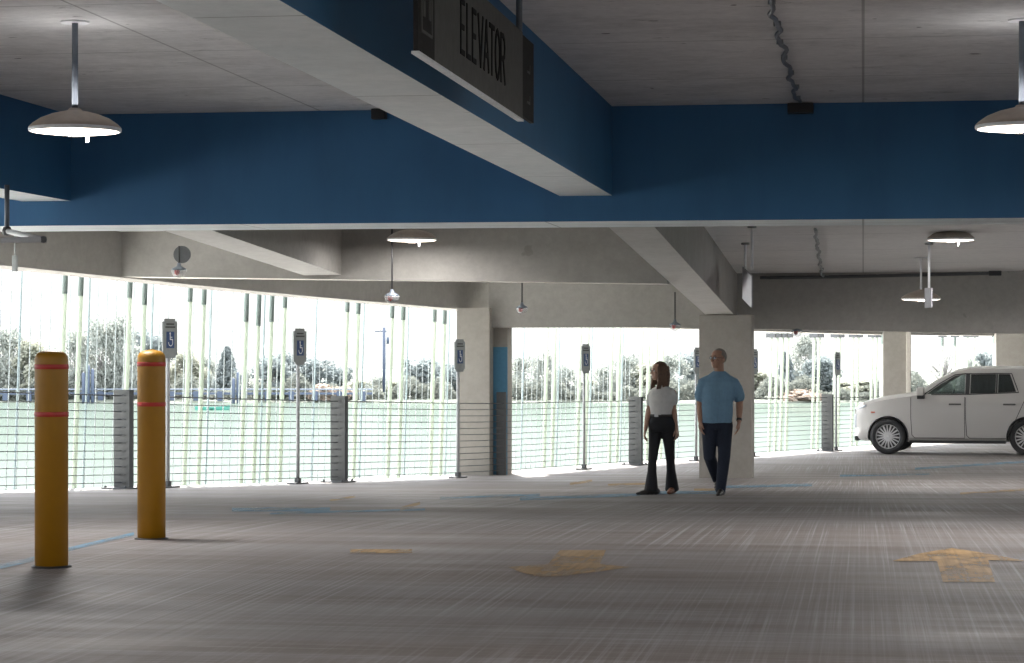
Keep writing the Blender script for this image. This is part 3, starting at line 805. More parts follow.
# hanging pipe at the left edge
t = thing('hanging_pipe', 'steel pipe hanging on a rod at the left edge under the blue beam', 'pipe', P(7, 231, 20.5))
o0 = Vector(t.location)
link('rod', tube(bmesh.new(), [(0,0,0),(0,0,EYE+1.41-o0.z)], .022, 10), M['rod'], t)
link('clamp', lathe(bmesh.new(), [(0,-.045),(.032,-.034),(.045,0),(.032,.034),(0,.045)], n=16), M['darksteel'], t)
e1 = P(43.5, 239.5, 19.6)-o0; e2 = P(-30, 241, 19.6)-o0
link('pipe', tube(bmesh.new(), [(0,0,0), e1], .024, 14), M['signpole'], t)
link('elbow', lathe(bmesh.new(), [(0,-.03),(.024,-.024),(.030,0),(.024,.024),(0,.03)], tuple(e1), 14), M['darksteel'], t)
link('cross_pipe', tube(bmesh.new(), [e1, e2], .024, 14), M['signpole'], t)
# small bracket hanging at the left opening
p = P(15, 262, 28.5)
t = thing('edge_bracket', 'small grey bracket on a thin rod below the left edge beam', 'bracket', p)
link('rod', tube(bmesh.new(), [(0,0,0),(0,0,.45)], .012, 8), M['signback'], t)
link('block', B((0,0,-.02), (.06,.06,.20), bev=.01), M['signback'], t)

# ---------------------------------------------------------------- floor paint
def decal(name, polys, mat, label, cat, group=None, dz=.006):
    bm = bmesh.new()
    for poly in polys:
        # subdivide along the outline so the paint follows the ramp
        v = [FL(*q) for q in poly]
        f = bm.faces.new([bm.verts.new(x) for x in v])
    for _ in range(2): bmesh.ops.subdivide_edges(bm, edges=bm.edges[:], cuts=1, use_grid_fill=True)
    bmesh.ops.triangulate(bm, faces=bm.faces)
    for vv in bm.verts: vv.co.z = floor_z(vv.co.x, vv.co.y)+dz
    bm.verts.ensure_lookup_table(); o = Vector(bm.verts[0].co)
    bmesh.ops.recalc_face_normals(bm, faces=bm.faces)
    bmesh.ops.translate(bm, verts=bm.verts, vec=-o)
    ob = link(name, bm, mat, loc=o); tag(ob, label, cat, group); return ob
decal('painted_arrow', [[(892,562),(921,554),(952,549),(985,554),(1026,562),(988,561),(995,583),(943,583),(937,562)]], M['arrow_paint'], 'worn yellow arrow on the floor at right, pointing away', 'floor arrow')
decal('painted_arrow', [[(560,551),(606,551),(600,565),(630,568),(596,573),(562,577),(540,578),(520,573),(508,568),(548,565)]], M['arrow_faded'], 'faded yellow arrow on the floor near the middle, pointing to the viewer', 'floor arrow')
def line(p0, p1, t0, t1, mat, label, name='painted_line'):
    dx = t0
    return decal(name, [[(p0[0],p0[1]),(p1[0],p1[1]),(p1[0],p1[1]+t1),(p0[0],p0[1]+t0)]], mat, label, 'floor line', 'painted floor lines')
for a in [((-4,566),(62,552),5,4,'blue_line','faded blue line on the floor left of the nearer bollard'),
          ((66,549),(134,533),4,3,'blue_line','faded blue line on the floor between the two bollards'),
          ((232,508),(330,508),4,4,'blue_line','faded blue stripe on the floor right of the farther bollard'),
          ((270,513),(425,509),2,2,'blue_line','long faded blue stripe on the floor below the dark railing post'),
          ((440,497),(540,494),3,3,'blue_line','faded blue stripe on the floor below the blue banded column'),
          ((520,498),(640,493.5),3,3,'blue_line','faded blue stripe on the floor left of the walking woman'),
          ((640,492),(720,491),3,3,'blue_line','faded blue stripe on the floor under the walkers'),
          ((722,486),(812,484),2.5,2.5,'blue_line','faded blue stripe on the floor at the foot of the column'),
          ((840,475),(930,473),2,2,'blue_line','faded blue stripe on the floor left part below the parked car'),
          ((915,468),(1026,461),2,2,'blue_line','faded blue stripe on the floor nearest the parked car'),
          ((330,500),(355,496),2,2,'yellow_line','short worn yellow dash below the dark railing post'),
          ((400,508),(420,502),4,3,'yellow_line','short worn yellow dash below the pale left column'),
          ((350,550),(412,550),4,4,'yellow_line','worn yellow dash on the floor right of the bollards'),
          ((608,484),(648,483),2,2,'yellow_line','worn yellow dash on the floor behind the walking woman'),
          ((570,483),(592,480),2.5,2,'yellow_line','worn yellow dash under the lone wheelchair sign'),
          ((694,489),(722,489),3,3,'yellow_line','worn yellow dash on the floor behind the walking man'),
          ((960,493),(1026,489),2,2,'yellow_line','worn yellow line on the floor below the parked car')]:
    line(a[0], a[1], a[2], a[3], M[a[4]], a[5])
# ================================================================ THE PARKED CAR
def car_paint():
    k = NT('silver_white_paint'); k.set((.41,.395,.385), .28); k.b.inputs['Coat Weight'].default_value = .5; k.b.inputs['Coat Roughness'].default_value = .08
    return k.m
M['paint'] = car_paint()
M['tyre'] = plain('tyre_rubber', (.022,.022,.024), .75)
M['rim'] = plain('rim_alloy', (.52,.52,.53), .4, .15)
M['cardark'] = plain('car_black_trim', (.018,.018,.02), .45)
M['seat'] = plain('car_seat', (.10,.09,.085), .7)
M['glass_clear'] = glassy('clear_car_glass', (.10,.13,.13), .22, .04)
M['glass_tint'] = glassy('tinted_car_glass', (.02,.028,.03), .62, .05)
M['headlight'] = plain('headlight_lens', (.72,.76,.84), .15)
M['redlamp'] = plain('amber_red_marker', (.55,.12,.06), .3)
def lx(px): return .95+(px-888)/47.0
def lz(py): return (453.7-py)/46.5
TOP = [(.20,.98),(.26,1.06),(.33,1.115),(.43,1.155),(.695,1.225),(.97,1.28),(1.46,1.345),(1.60,1.37),(1.78,1.50),(2.08,1.70),(2.40,1.845),(2.69,1.895),(3.12,1.91),(3.84,1.90),(4.5,1.86),(4.85,1.80),(5.02,1.50),(5.16,1.05)]
WF = [(.20,.60),(.26,.72),(.33,.80),(.45,.88),(.70,.94),(1.0,.965),(1.5,.98),(4.2,.98),(4.7,.95),(5.0,.88),(5.16,.80)]
BOT = [(.20,.40),(.30,.29),(.6,.26),(4.6,.26),(5.0,.36),(5.16,.5)]
ROOF = [(1.60,.80),(2.40,.66),(2.8,.64),(4.5,.62),(4.85,.64),(5.16,.8)]
BELT = [(1.2,1.20),(1.6,1.27),(4.7,1.34),(5.0,1.30),(5.16,1.0)]
def section(x, ins=0.0, floor_=None):
    zt = interp(x, TOP)-ins; w = interp(x, WF)-ins; zb = interp(x, BOT)+ins if floor_ is None else floor_
    if x <= 1.60:
        rt = .86*w; bz = zt-.085
        pts = [(.55*w,zb),(.90*w,zb+.015),(.975*w,zb+.10),(w,zb+(bz-zb)*.45),(w*.995,zb+(bz-zb)*.75),(w*.965,bz),(rt,zt-.022),(.6*w,zt-.006)]
    else:
        bz = min(interp(x, BELT), zt-.085); rt = interp(x, ROOF)-ins
        pts = [(.55*w,zb),(.90*w,zb+.015),(.975*w,zb+.10),(w,zb+(bz-zb)*.45),(w*.995,zb+(bz-zb)*.75),(w*.965,bz),(rt+.015,zt-.055),(rt*.82,zt-.012)]
    return pts, zt
def side_y(x, z):
    pts, zt = section(x)
    for (y0, z0), (y1, z1) in zip(pts, pts[1:]):
        if z0 <= z <= z1+1e-6: return y0+(y1-y0)*(z-z0)/max(z1-z0, 1e-5)
    return pts[-1][0]
def carloft(xs, ins=0.0, floor_=None):
    bm = bmesh.new(); rings = []
    for x in xs:
        pts, zt = section(x, ins, floor_)
        ring = [(y, z) for y, z in pts] + [(0, zt)] + [(-y, z) for y, z in pts[::-1]]
        rings.append([bm.verts.new((x, y, z)) for y, z in ring])
    n = len(rings[0])
    for a, b in zip(rings, rings[1:]):
        for k in range(n): bm.faces.new((a[k], a[(k+1)%n], b[(k+1)%n], b[k]))
    bm.faces.new(rings[0][::-1]); bm.faces.new(rings[-1])
    bmesh.ops.recalc_face_normals(bm, faces=bm.faces)
    return bm
def tmpobj(bm, name='cutter'):
    me = bpy.data.meshes.new(name); bm.to_mesh(me); bm.free(); o = bpy.data.objects.new(name, me); C.objects.link(o); return o
def apply_mods(o, drop=()):
    dg = bpy.context.evaluated_depsgraph_get(); dg.update()
    me = bpy.data.meshes.new_from_object(o.evaluated_get(dg)); o.modifiers.clear(); o.data = me
    for d in drop: bpy.data.objects.remove(d)
    return o
def poly_prism(poly, y0, y1):
    bm = bmesh.new(); a = [bm.verts.new((x, y0, z)) for x, z in poly]; b = [bm.verts.new((x, y1, z)) for x, z in poly]
    bm.faces.new(a); bm.faces.new(b[::-1])
    for i in range(len(a)): bm.faces.new((a[i], b[i], b[(i+1)%len(a)], a[(i+1)%len(a)]))
    bmesh.ops.recalc_face_normals(bm, faces=bm.faces); return bm
WB0, WB1, TR = .95, 3.92, .385
wins = {'front_window': [(lx(927.5),1.31),(lx(941),1.52),(lx(955.5),1.70),(lx(965.5),1.725),(lx(965.5),1.315)],
        'rear_window': [(lx(971),1.32),(lx(971),1.73),(lx(996),1.735),(lx(996),1.335)],
        'quarter_window': [(lx(998.5),1.34),(lx(998.5),1.735),(lx(1010),1.73),(lx(1016.5),1.36)]}
xs = [.20,.23,.27,.33,.40,.52,.70,.9,1.1,1.3,1.46,1.60,1.69,1.78,1.93,2.08,2.24,2.40,2.55,2.69,2.9,3.12,3.5,3.84,4.2,4.5,4.7,4.85,4.94,5.02,5.09,5.16]
car = thing('parked_car', 'silver-white SUV parked at the right by the railing, its nose to the left', 'car', (0,0,0))
body = link('body', carloft(xs), M['paint'], None)
cut = [tmpobj(carloft([1.45,1.7,2.08,2.4,2.9,3.5,4.2,4.7,4.9], .055, .62))]
for p_ in wins.values(): cut.append(tmpobj(poly_prism(p_, -1.3, 1.3)))
# windscreen and rear screen openings
cut.append(tmpobj(poly_prism([(1.55,1.40),(2.28,1.86),(2.34,1.78),(1.70,1.36)], -.58, .58)))
cut.append(tmpobj(poly_prism([(4.80,1.66),(5.3,1.66),(5.3,1.32),(4.80,1.32)], -.52, .52)))
for wx_ in (WB0, WB1):
    for s in (-1, 1):
        cut.append(tmpobj(lathe(bmesh.new(), [(.43,.62*s),(.43,1.3*s)] if s > 0 else [(.43,-1.3),(.43,-.62)], (wx_, 0, TR), 40, axis='Y')))
for c_ in cut:
    bmx = bmesh.new(); bmx.from_mesh(c_.data); bmesh.ops.recalc_face_normals(bmx, faces=bmx.faces); bmx.to_mesh(c_.data); bmx.free()
    m = body.modifiers.new('cut', 'BOOLEAN'); m.operation = 'DIFFERENCE'; m.object = c_; m.solver = 'EXACT'
apply_mods(body, cut)
body.data.materials.clear(); body.data.materials.append(M['paint'])
for p_ in body.data.polygons: p_.material_index = 0; p_.use_smooth = True
es = body.modifiers.new('edge', 'EDGE_SPLIT'); es.split_angle = math.radians(28)
body.parent = car
def on_side(x, z, off=.0, s=-1): return Vector((x, s*(side_y(x, z)+off), z))
for s in (-1, 1):
    for nm, p_ in wins.items():
        bm = bmesh.new(); f = [bm.verts.new(on_side(x, z, -.022, s)) for x, z in p_]; bm.faces.new(f)
        r = bmesh.ops.extrude_face_region(bm, geom=list(bm.faces)); bmesh.ops.translate(bm, verts=[v for v in r['geom'] if isinstance(v, bmesh.types.BMVert)], vec=(0,.005*s*-1,0))
        bmesh.ops.recalc_face_normals(bm, faces=bm.faces)
        link(nm, bm, M['glass_clear' if nm == 'front_window' else 'glass_tint'], car)
    # black window surround
    bm = bmesh.new(); seq = [(lx(924.5),1.295),(lx(940),1.535),(lx(955),1.722),(lx(966),1.745),(lx(996),1.752),(lx(1011.5),1.745),(lx(1019),1.345),(lx(970),1.303),(lx(924.5),1.295)]
    P3 = []
    for (x0_, z0_), (x1_, z1_) in zip(seq, seq[1:]):
        for i in range(6): P3.append(on_side(x0_+(x1_-x0_)*i/6, z0_+(z1_-z0_)*i/6, .002, s))
    tube(bm, P3, .012, 6); link('window_trim', bm, M['cardark'], car)
    for xa in (lx(968.2), lx(997.2)):
        bm = bmesh.new()
        v = [on_side(xa-.045 if xa < 3 else xa-.02, 1.315, .004, s), on_side(xa+.045 if xa < 3 else xa+.02, 1.315, .004, s), on_side(xa+.045 if xa < 3 else xa+.02, 1.738, .004, s), on_side(xa-.045 if xa < 3 else xa-.02, 1.738, .004, s)]
        bm.faces.new([bm.verts.new(q) for q in v])
        link('window_pillar', bm, M['cardark'], car)
    # doors: shut lines and handles
    for nm, xa, xb in (('front_door', lx(911.5), lx(965.5)), ('rear_door', lx(966.5), 3.62)):
        bm = bmesh.new()
        line_ = [(xa,1.24),(xa,.80),(xa+.02,.42),(xa+.08,.36),(xb-.12 if nm == 'rear_door' else xb,.36),(xb+(.10 if nm == 'rear_door' else 0),.86),(xb+(.30 if nm == 'rear_door' else 0),1.30)]
        P3 = []
        for (x0_, z0_), (x1_, z1_) in zip(line_, line_[1:]):
            for i in range(8): P3.append(on_side(x0_+(x1_-x0_)*i/8, z0_+(z1_-z0_)*i/8, -.002, s))
        tube(bm, P3, .007, 5); dr = link(nm, bm, M['cardark'], car)
        hx = lx(956) if nm == 'front_door' else lx(1010)
        q = on_side(hx, 1.09, .022, s); link('door_handle', B(tuple(q), (.26,.03,.035), bev=.008), M['steel'], dr)
    bm = bmesh.new(); q = on_side(lx(921.5), 1.30, .12, s)+Vector((0,0,.07)); box(bm, tuple(q), (.17,.22,.19), bev=.04); mir = link('side_mirror', bm, M['paint'], car)
    bm = bmesh.new(); box(bm, tuple(q+Vector((.01,-s*.03,-.12))), (.15,.24,.09), bev=.015); link('mirror_base', bm, M['cardark'], mir)
    # sill and wheel arch cladding
    bm = bmesh.new(); box(bm, (2.44, s*.90, .275), (2.05,.12,.06), bev=.01); link('sill', bm, M['cardark'], car)
    for wx_ in (WB0, WB1):
        bm = bmesh.new(); P3 = []
        for i in range(25):
            a = math.radians(-8+196*i/24); x_, z_ = wx_+.435*math.cos(a), TR+.435*math.sin(a)
            P3.append(on_side(x_, max(z_, .30), -.004, s))
        tube(bm, P3, .016, 6); link('wheel_arch', bm, M['cardark'], car)
    bm = bmesh.new(); box(bm, (1.0, s*.60, .62), (.02,.02,.02)); bm.free()
    q = on_side(lx(873), .91, .004, s); link('side_marker', B(tuple(q), (.10,.012,.03), rz=0, bev=.004), M['redlamp'], car)
    # headlamps: slim upper strip and tall lower unit
    bm = bmesh.new(); P3 = [Vector((.235+i*.045, s*(interp(.235+i*.045, WF)-.02), .985+.012*i)) for i in range(6)]
    tube(bm, P3, .028, 8); link('running_light', bm, M['headlight'], car)
    bm = bmesh.new(); box(bm, (.225, s*.60, .72), (.07,.12,.30), bev=.02); link('headlight', bm, M['headlight'], car)
    bm = bmesh.new(); box(bm, (5.11, s*.74, 1.05), (.09,.10,.42), bev=.02); link('tail_light', bm, M['redlamp'], car)
link('grille', B((.205, 0, .80), (.05,1.02,.34), bev=.015), M['cardark'], car)
link('front_bumper', B((.235, 0, .33), (.10,1.34,.10), bev=.02), M['cardark'], car)
bm = bmesh.new(); v = [(1.66,-.57,1.375),(1.66,.57,1.375),(2.33,.56,1.745),(2.33,-.56,1.745)]; bm.faces.new([bm.verts.new(q) for q in v]); link('windscreen', bm, M['glass_clear'], car)
bm = bmesh.new(); v = [(5.0,-.52,1.33),(5.0,.52,1.33),(4.88,.50,1.66),(4.88,-.50,1.66)]; bm.faces.new([bm.verts.new(q) for q in v]); link('rear_screen', bm, M['glass_tint'], car)
for sx_ in (2.75, 3.75):
    for s in (-1,1):
        bm = bmesh.new(); box(bm, (sx_-.12, s*.38, .82), (.50,.50,.18), bev=.04); box(bm, (sx_+.15, s*.38, 1.12), (.16,.48,.62), bev=.05, rot=Matrix.Rotation(math.radians(14), 4, 'Y')); box(bm, (sx_+.24, s*.38, 1.50), (.10,.26,.18), bev=.04)
        link('seat', bm, M['seat'], car)
bm = bmesh.new(); box(bm, (1.98, 0, 1.10), (.34,1.6,.28), bev=.05); link('dashboard', bm, M['cardark'], car)
bm = bmesh.new(); n = 24; tube(bm, [Vector((2.26+.06*math.sin(2*PI*i/n), -.38+.18*math.cos(2*PI*i/n), 1.22+.18*math.sin(2*PI*i/n))) for i in range(n+1)], .016, 6, caps=False); link('steering_wheel', bm, M['cardark'], car)
def wheel():
    bm = bmesh.new(); r, wv = TR, .13
    lathe(bm, [(.265,-wv),(.33,-wv-.005),(.365,-wv+.01),(r,-wv+.045),(r,wv-.045),(.365,wv-.01),(.33,wv+.005),(.265,wv),(.265,-wv)], n=48, axis='Y', caps=False)
    t_ = link('wheel', bm, M['tyre'], car)
    bm = bmesh.new()
    lathe(bm, [(.272,-wv+.0),(.258,-wv+.012),(.25,-wv+.05),(.25,wv-.02),(.262,wv)], n=48, axis='Y', caps=False)
    for k in range(18):
        a = 2*PI*k/18; R_ = Matrix.Rotation(a, 4, 'Y')
        q0 = R_ @ Vector((.05,-wv+.035,0)); q1 = R_ @ Vector((.255,-wv+.015,0)); q = (q0+q1)/2
        box(bm, tuple(q), (.205,.022,.026 if k % 2 else .034), rot=R_, bev=.004)
    lathe(bm, [(0,-wv+.012),(.05,-wv+.016),(.062,-wv+.03),(.062,-wv+.07)], n=24, axis='Y')
    link('rim', bm, M['rim'], t_)
    link('rim_back', lathe(bmesh.new(), [(0,-wv+.085),(.25,-wv+.085)], n=32, axis='Y'), M['cardark'], t_)
    return t_
w0 = wheel(); first = True
for wx_ in (WB0, WB1):
    for s in (-1, 1):
        if first: o = w0; first = False
        else:
            o = w0.copy(); C.objects.link(o); o.parent = car
            for ch in w0.children: c2 = ch.copy(); C.objects.link(c2); c2.parent = o
        o.location = (wx_, s*.83, TR); o.rotation_euler = (0, .11*wx_, 0 if s < 0 else PI)
# place: near front wheel foot at px 888, near rear wheel foot at px 1027.6
A = W(888, 50.0, 0); Bp = W(1027.6, 49.15, 0)
dirv = (Bp-A); dirv.z = 0; yaw = math.atan2(dirv.y, dirv.x)
car.rotation_euler = (0, 0, yaw)
R_ = Matrix.Rotation(yaw, 4, 'Z')
zA, zB = floor_z(A.x, A.y), floor_z(Bp.x, Bp.y); pitch = -math.atan2(zB-zA, 2.97)
base = A - (R_ @ Vector((WB0, -.93, 0)))
car.location = (base.x, base.y, zA + math.sin(pitch)*WB0*1.0 + .004)
car.rotation_euler = (0, pitch, yaw)
# ================================================================ THE TWO WALKERS
M['skin_man'] = plain('skin_tanned', (.36,.20,.135), .55, 0, .04, 30)
M['skin_woman'] = plain('skin_fair', (.42,.25,.18), .55, 0, .04, 30)
M['hair_grey'] = plain('short_grey_hair', (.24,.21,.185), .8, 0, .12, 60)
M['hair_brown'] = plain('long_brown_hair', (.12,.065,.04), .6, 0, .2, 40)
M['shirt_blue'] = plain('blue_cotton_shirt', (.15,.27,.38), .8, 0, .06, 22)
M['jeans'] = plain('navy_denim', (.012,.018,.035), .85, 0, .15, 60)
M['tee'] = plain('white_tee', (.60,.59,.57), .85, 0, .04, 20)
M['trousers'] = plain('black_trousers', (.010,.010,.013), .8, 0, .1, 30)
M['shoe'] = plain('dark_shoe_leather', (.03,.026,.024), .5)
M['shoe_brown'] = plain('brown_shoe', (.16,.06,.03), .5)
M['eyewhite'] = plain('eye_white', (.7,.7,.68), .3)
M['lip'] = plain('lip', (.35,.12,.10), .5)
def capsule(bm, pts, rads, n=14):
    """tapered limb with round ends"""
    pts = [Vector(p) for p in pts]
    tube(bm, pts, 0, n, rads=rads)
    for p, r in zip(pts, rads):
        g = bmesh.ops.create_icosphere(bm, subdivisions=2, radius=r*.995); bmesh.ops.translate(bm, verts=g['verts'], vec=p)
def rings(bm, rs, n=28, R=None):
    """loft of ellipses (cx,cy,cz,rx,ry)"""
    L = []
    for cx, cy, cz_, rx, ry in rs:
        ring = []
        for k in range(n):
            a = 2*PI*k/n; e = .9
            ca, sa = math.cos(a), math.sin(a)
            v = Vector((cx+rx*math.copysign(abs(ca)**e, ca), cy+ry*math.copysign(abs(sa)**e, sa), cz_))
            ring.append(bm.verts.new(R @ v if R else v))
        L.append(ring)
    for u, v in zip(L, L[1:]):
        for k in range(n): bm.faces.new((u[k], u[(k+1)%n], v[(k+1)%n], v[k]))
    bm.faces.new(L[0][::-1]); bm.faces.new(L[-1])
def fuse(name, bm, mat, parent, vox=.008, smooth=3):
    bmesh.ops.recalc_face_normals(bm, faces=bm.faces)
    o = tmpobj(bm, name)
    m = o.modifiers.new('r', 'REMESH'); m.mode = 'VOXEL'; m.voxel_size = vox
    if smooth: s = o.modifiers.new('s', 'SMOOTH'); s.iterations = smooth; s.factor = .5
    apply_mods(o); o.name = name; o.data.name = name
    o.data.materials.clear(); o.data.materials.append(mat)
    for p in o.data.polygons: p.use_smooth = True; p.material_index = 0
    o.parent = parent; return o
def head(bm, c, yaw, tilt=0, k=1.0):
    """c = chin level centre of the neck axis; face looks along -y before the turn"""
    R_ = Matrix.Translation(Vector(c)) @ Matrix.Rotation(yaw, 4, 'Z') @ Matrix.Rotation(tilt, 4, 'X') @ Matrix.Scale(k, 4)
    rings(bm, [(0,-.052,-.004,.020,.022),(0,-.042,.006,.036,.044),(0,-.028,.03,.052,.066),(0,-.016,.06,.062,.082),(0,-.008,.09,.068,.092),(0,-.002,.12,.072,.097),(0,.004,.15,.075,.100),(0,.008,.18,.073,.096),(0,.010,.205,.062,.080),(0,.010,.222,.043,.056),(0,.010,.231,.018,.024)], 24, R_)
    def sp(p, r, s=(1,1,1)):
        g = bmesh.ops.create_icosphere(bm, subdivisions=2, radius=r); bmesh.ops.transform(bm, matrix=R_ @ Matrix.Translation(Vector(p)) @ Matrix.Diagonal((*s, 1)), verts=g['verts'])
    capn = [R_ @ Vector(q) for q in ((0,-.094,.128),(0,-.106,.105),(0,-.117,.085))]
    capsule(bm, capn, [.009*k,.011*k,.015*k], 10)
    sp((0,-.098,.083), .018, (1.15,.8,.6))
    sp((0,-.094,.138), .016, (2.9,.55,.5))            # brow
    sp((0,-.086,.052), .016, (1.5,.7,.75))            # mouth mound
    sp((0,-.080,.018), .020, (1.1,.8,.8))             # chin
    for s in (-1,1): sp((s*.078,.012,.105), .026, (.35,.7,1.15)); sp((s*.042,-.074,.088), .022, (1,.7,.8))
    return R_
def face_parts(R_, parent, lipmat, k=1.0):
    bm = bmesh.new()
    for s in (-1,1):
        g = bmesh.ops.create_icosphere(bm, subdivisions=2, radius=.0125*k); bmesh.ops.transform(bm, matrix=Matrix.Translation(R_ @ Vector((s*.031,-.087,.117))), verts=g['verts'])
    link('eyes', bm, M['eyewhite'], parent, True)
    bm = bmesh.new()
    for s in (-1,1):
        g = bmesh.ops.create_icosphere(bm, subdivisions=1, radius=.006*k); bmesh.ops.transform(bm, matrix=Matrix.Translation(R_ @ Vector((s*.031,-.098,.117))), verts=g['verts'])
    link('pupils', bm, M['black'], parent, True)
    bm = bmesh.new(); g = bmesh.ops.create_icosphere(bm, subdivisions=2, radius=.012*k); bmesh.ops.transform(bm, matrix=R_ @ Matrix.Translation((0,-.097,.054)) @ Matrix.Diagonal((1.9,.45,.42,1)), verts=g['verts'])
    link('lips', bm, lipmat, parent, True)
    bm = bmesh.new()
    for s in (-1,1): tube(bm, [R_ @ Vector(q) for q in ((s*.014,-.108,.139),(s*.032,-.104,.145),(s*.048,-.092,.139))], .0035, 6)
    link('eyebrows', bm, M['hair_brown'], parent)
def hand(bm, wpt, f, s, n, curl=.35, k=1.0):
    """palm and five fingers; f along the forearm, s towards the thumb edge, n the palm side"""
    wpt, f, s, n = Vector(wpt), Vector(f).normalized(), Vector(s).normalized(), Vector(n).normalized()
    for i, (off, ln) in enumerate(((.030,.072),(.010,.078),(-.010,.073),(-.029,.058))):
        b0 = wpt + s*off*.55*k; b1 = wpt + f*.088*k + s*off*k
        capsule(bm, [b0, b0.lerp(b1, .5), b1], [.0165*k,.0155*k,.0125*k], 10)
        p = [b1]; a = curl*.5 + .05*i
        for j, seg in enumerate((.45,.32,.23)):
            a += curl*(.6 if j else .35); p.append(p[-1] + (f*math.cos(a) + n*math.sin(a))*ln*seg*1.15*k)
        capsule(bm, p, [.0095*k,.0088*k,.0080*k,.0068*k], 10)
    t0 = wpt + f*.022*k + s*.022*k; t1 = t0 + (f*.6+s*.75+n*.15).normalized()*.038*k; t2 = t1 + (f*.9+s*.35+n*.25).normalized()*.032*k; t3 = t2 + (f+n*.35).normalized()*.024*k
    capsule(bm, [t0,t1,t2,t3], [.0155*k,.012*k,.0100*k,.0080*k], 10)
def shoe(bm, heel, toe_dir, L_=.28, wd=.045, lift=0.0):
    heel = Vector(heel); t = Vector(toe_dir).normalized(); up = Vector((0,0,1))
    for u, r, hz in ((0,.036,.045),(.25,.040,.055),(.5,.040,.045),(.75,.043,.032),(.95,.034,.024)):
        p = heel + t*L_*u*.92 + up*hz
        g = bmesh.ops.create_icosphere(bm, subdivisions=2, radius=1); 
        a = math.atan2(t.y, t.x)
        bmesh.ops.transform(bm, matrix=Matrix.Translation(p) @ Matrix.Rotation(a, 4, 'Z') @ Matrix.Diagonal((.058, r*1.02, hz*1.0, 1)), verts=g['verts'])
    capsule(bm, [heel+t*.03+up*.05, heel+t*.03+up*.11], [.042,.040], 12)

# ---- the man, seen from the front, mid stride, head turned to his right
p0 = FL(717.5, 495.5)
man = thing('person', 'walking man in a light blue short-sleeved shirt and dark jeans, with grey hair and glasses', 'person', p0, TH); man.scale = (.957,)*3
S = 83.2
def q(px, py, y=0.0): return Vector(((px-717.5)/S, y, (495.5-py)/S))
bm = bmesh.new()
# torso under the clothes
rings(bm, [(-.01,0,.86,.15,.10),(0,0,1.0,.155,.105),(.0,0,1.15,.16,.11),(.01,0,1.28,.165,.10),(.02,0,1.38,.145,.085),(.02,.01,1.45,.07,.06)])
capsule(bm, [(.02,.015,1.44),(.02,.0,1.52),(.02,-.012,1.58)], [.062,.058,.056])
yawm = math.radians(-48)
RM = head(bm, (.008,-.005,1.535), yawm, math.radians(-3), .985)
shL, shR = Vector((.205,.0,1.36)), Vector((-.175,.0,1.36))
eL, eR = q(740,401,.03), q(700.5,401,.05)
wL, wR = q(738.5,421,-.07), q(700,421,-.03)
capsule(bm, [shL+Vector((-.01,0,-.02)), (shL+eL)/2, eL], [.046,.048,.043]); capsule(bm, [eL, eL.lerp(wL,.35), wL], [.043,.043,.028])
capsule(bm, [shR+Vector((.01,0,-.02)), (shR+eR)/2, eR], [.046,.048,.043]); capsule(bm, [eR, eR.lerp(wR,.35), wR], [.043,.043,.028])
fL = (wL-eL).normalized(); fR = (wR-eR).normalized()
hand(bm, wL, fL, (-.25,-.97,0), (-1,.2,0), .38, 1.02); hand(bm, wR, fR, (.25,-.97,0), (1,.2,0), .38, 1.02)
hipL, hipR = Vector((.085,0,.90)), Vector((-.095,0,.90))
kL, kR = q(723.5,456,-.10), q(709.5,457,-.02)
aL, aR = q(720.5,488,-.02), q(719.5,480,.32)
capsule(bm, [hipL, hipL.lerp(kL,.5), kL], [.088,.078,.056]); capsule(bm, [kL, kL.lerp(aL,.35), aL], [.056,.056,.036])
capsule(bm, [hipR, hipR.lerp(kR,.5), kR], [.088,.078,.056]); capsule(bm, [kR, kR.lerp(aR,.35), aR], [.056,.056,.036])
mb = fuse('body', bm, M['skin_man'], man, .0052, 2)
face_parts(RM, man, M['lip'])
bm = bmesh.new(); g = bmesh.ops.create_icosphere(bm, subdivisions=4, radius=1); bmesh.ops.transform(bm, matrix=RM @ Matrix.Translation((0,.014,.140)) @ Matrix.Diagonal((.0815,.105,.102,1)), verts=g['verts'])
inv = RM.inverted()
dl = []
for v in bm.verts:
    c_ = inv @ v.co
    if c_.z < .175-(c_.y+.06)*.75 and c_.y < .05 or c_.z < .07 or (c_.y < -.066 and c_.z < .185): dl.append(v)
bmesh.ops.delete(bm, geom=dl, context='VERTS')
r = bmesh.ops.solidify(bm, geom=list(bm.faces), thickness=.006)
link('hair', bm, M['hair_grey'], man, True)
bm = bmesh.new()
for s in (-1,1):
    tube(bm, [RM @ Vector((s*.032+.021*math.cos(a*PI/8), -.106, .117+.016*math.sin(a*PI/8))) for a in range(17)], .0025, 6, caps=False)
    tube(bm, [RM @ Vector(v) for v in ((s*.053,-.104,.122),(s*.078,-.06,.122),(s*.083,.01,.122))], .0025, 6)
tube(bm, [RM @ Vector(v) for v in ((-.011,-.108,.120),(.011,-.108,.120))], .0025, 6)
gl = link('glasses', bm, M['black'], man)
bm = bmesh.new()
for s in (-1,1):
    lathe(bm, [(0,0),(.019,0),(.019,.001)], (0,0,0), 16, axis='Y'); vs = bm.verts[-48:] if False else None
bm.free(); bm = bmesh.new()
for s in (-1,1):
    ring = [bm.verts.new(RM @ Vector((s*.032+.020*math.cos(a*PI/8), -.1065, .117+.015*math.sin(a*PI/8)))) for a in range(16)]; bm.faces.new(ring)
link('lenses', bm, glassy('spectacle_lens', (.8,.85,.9), .35, .02), gl)
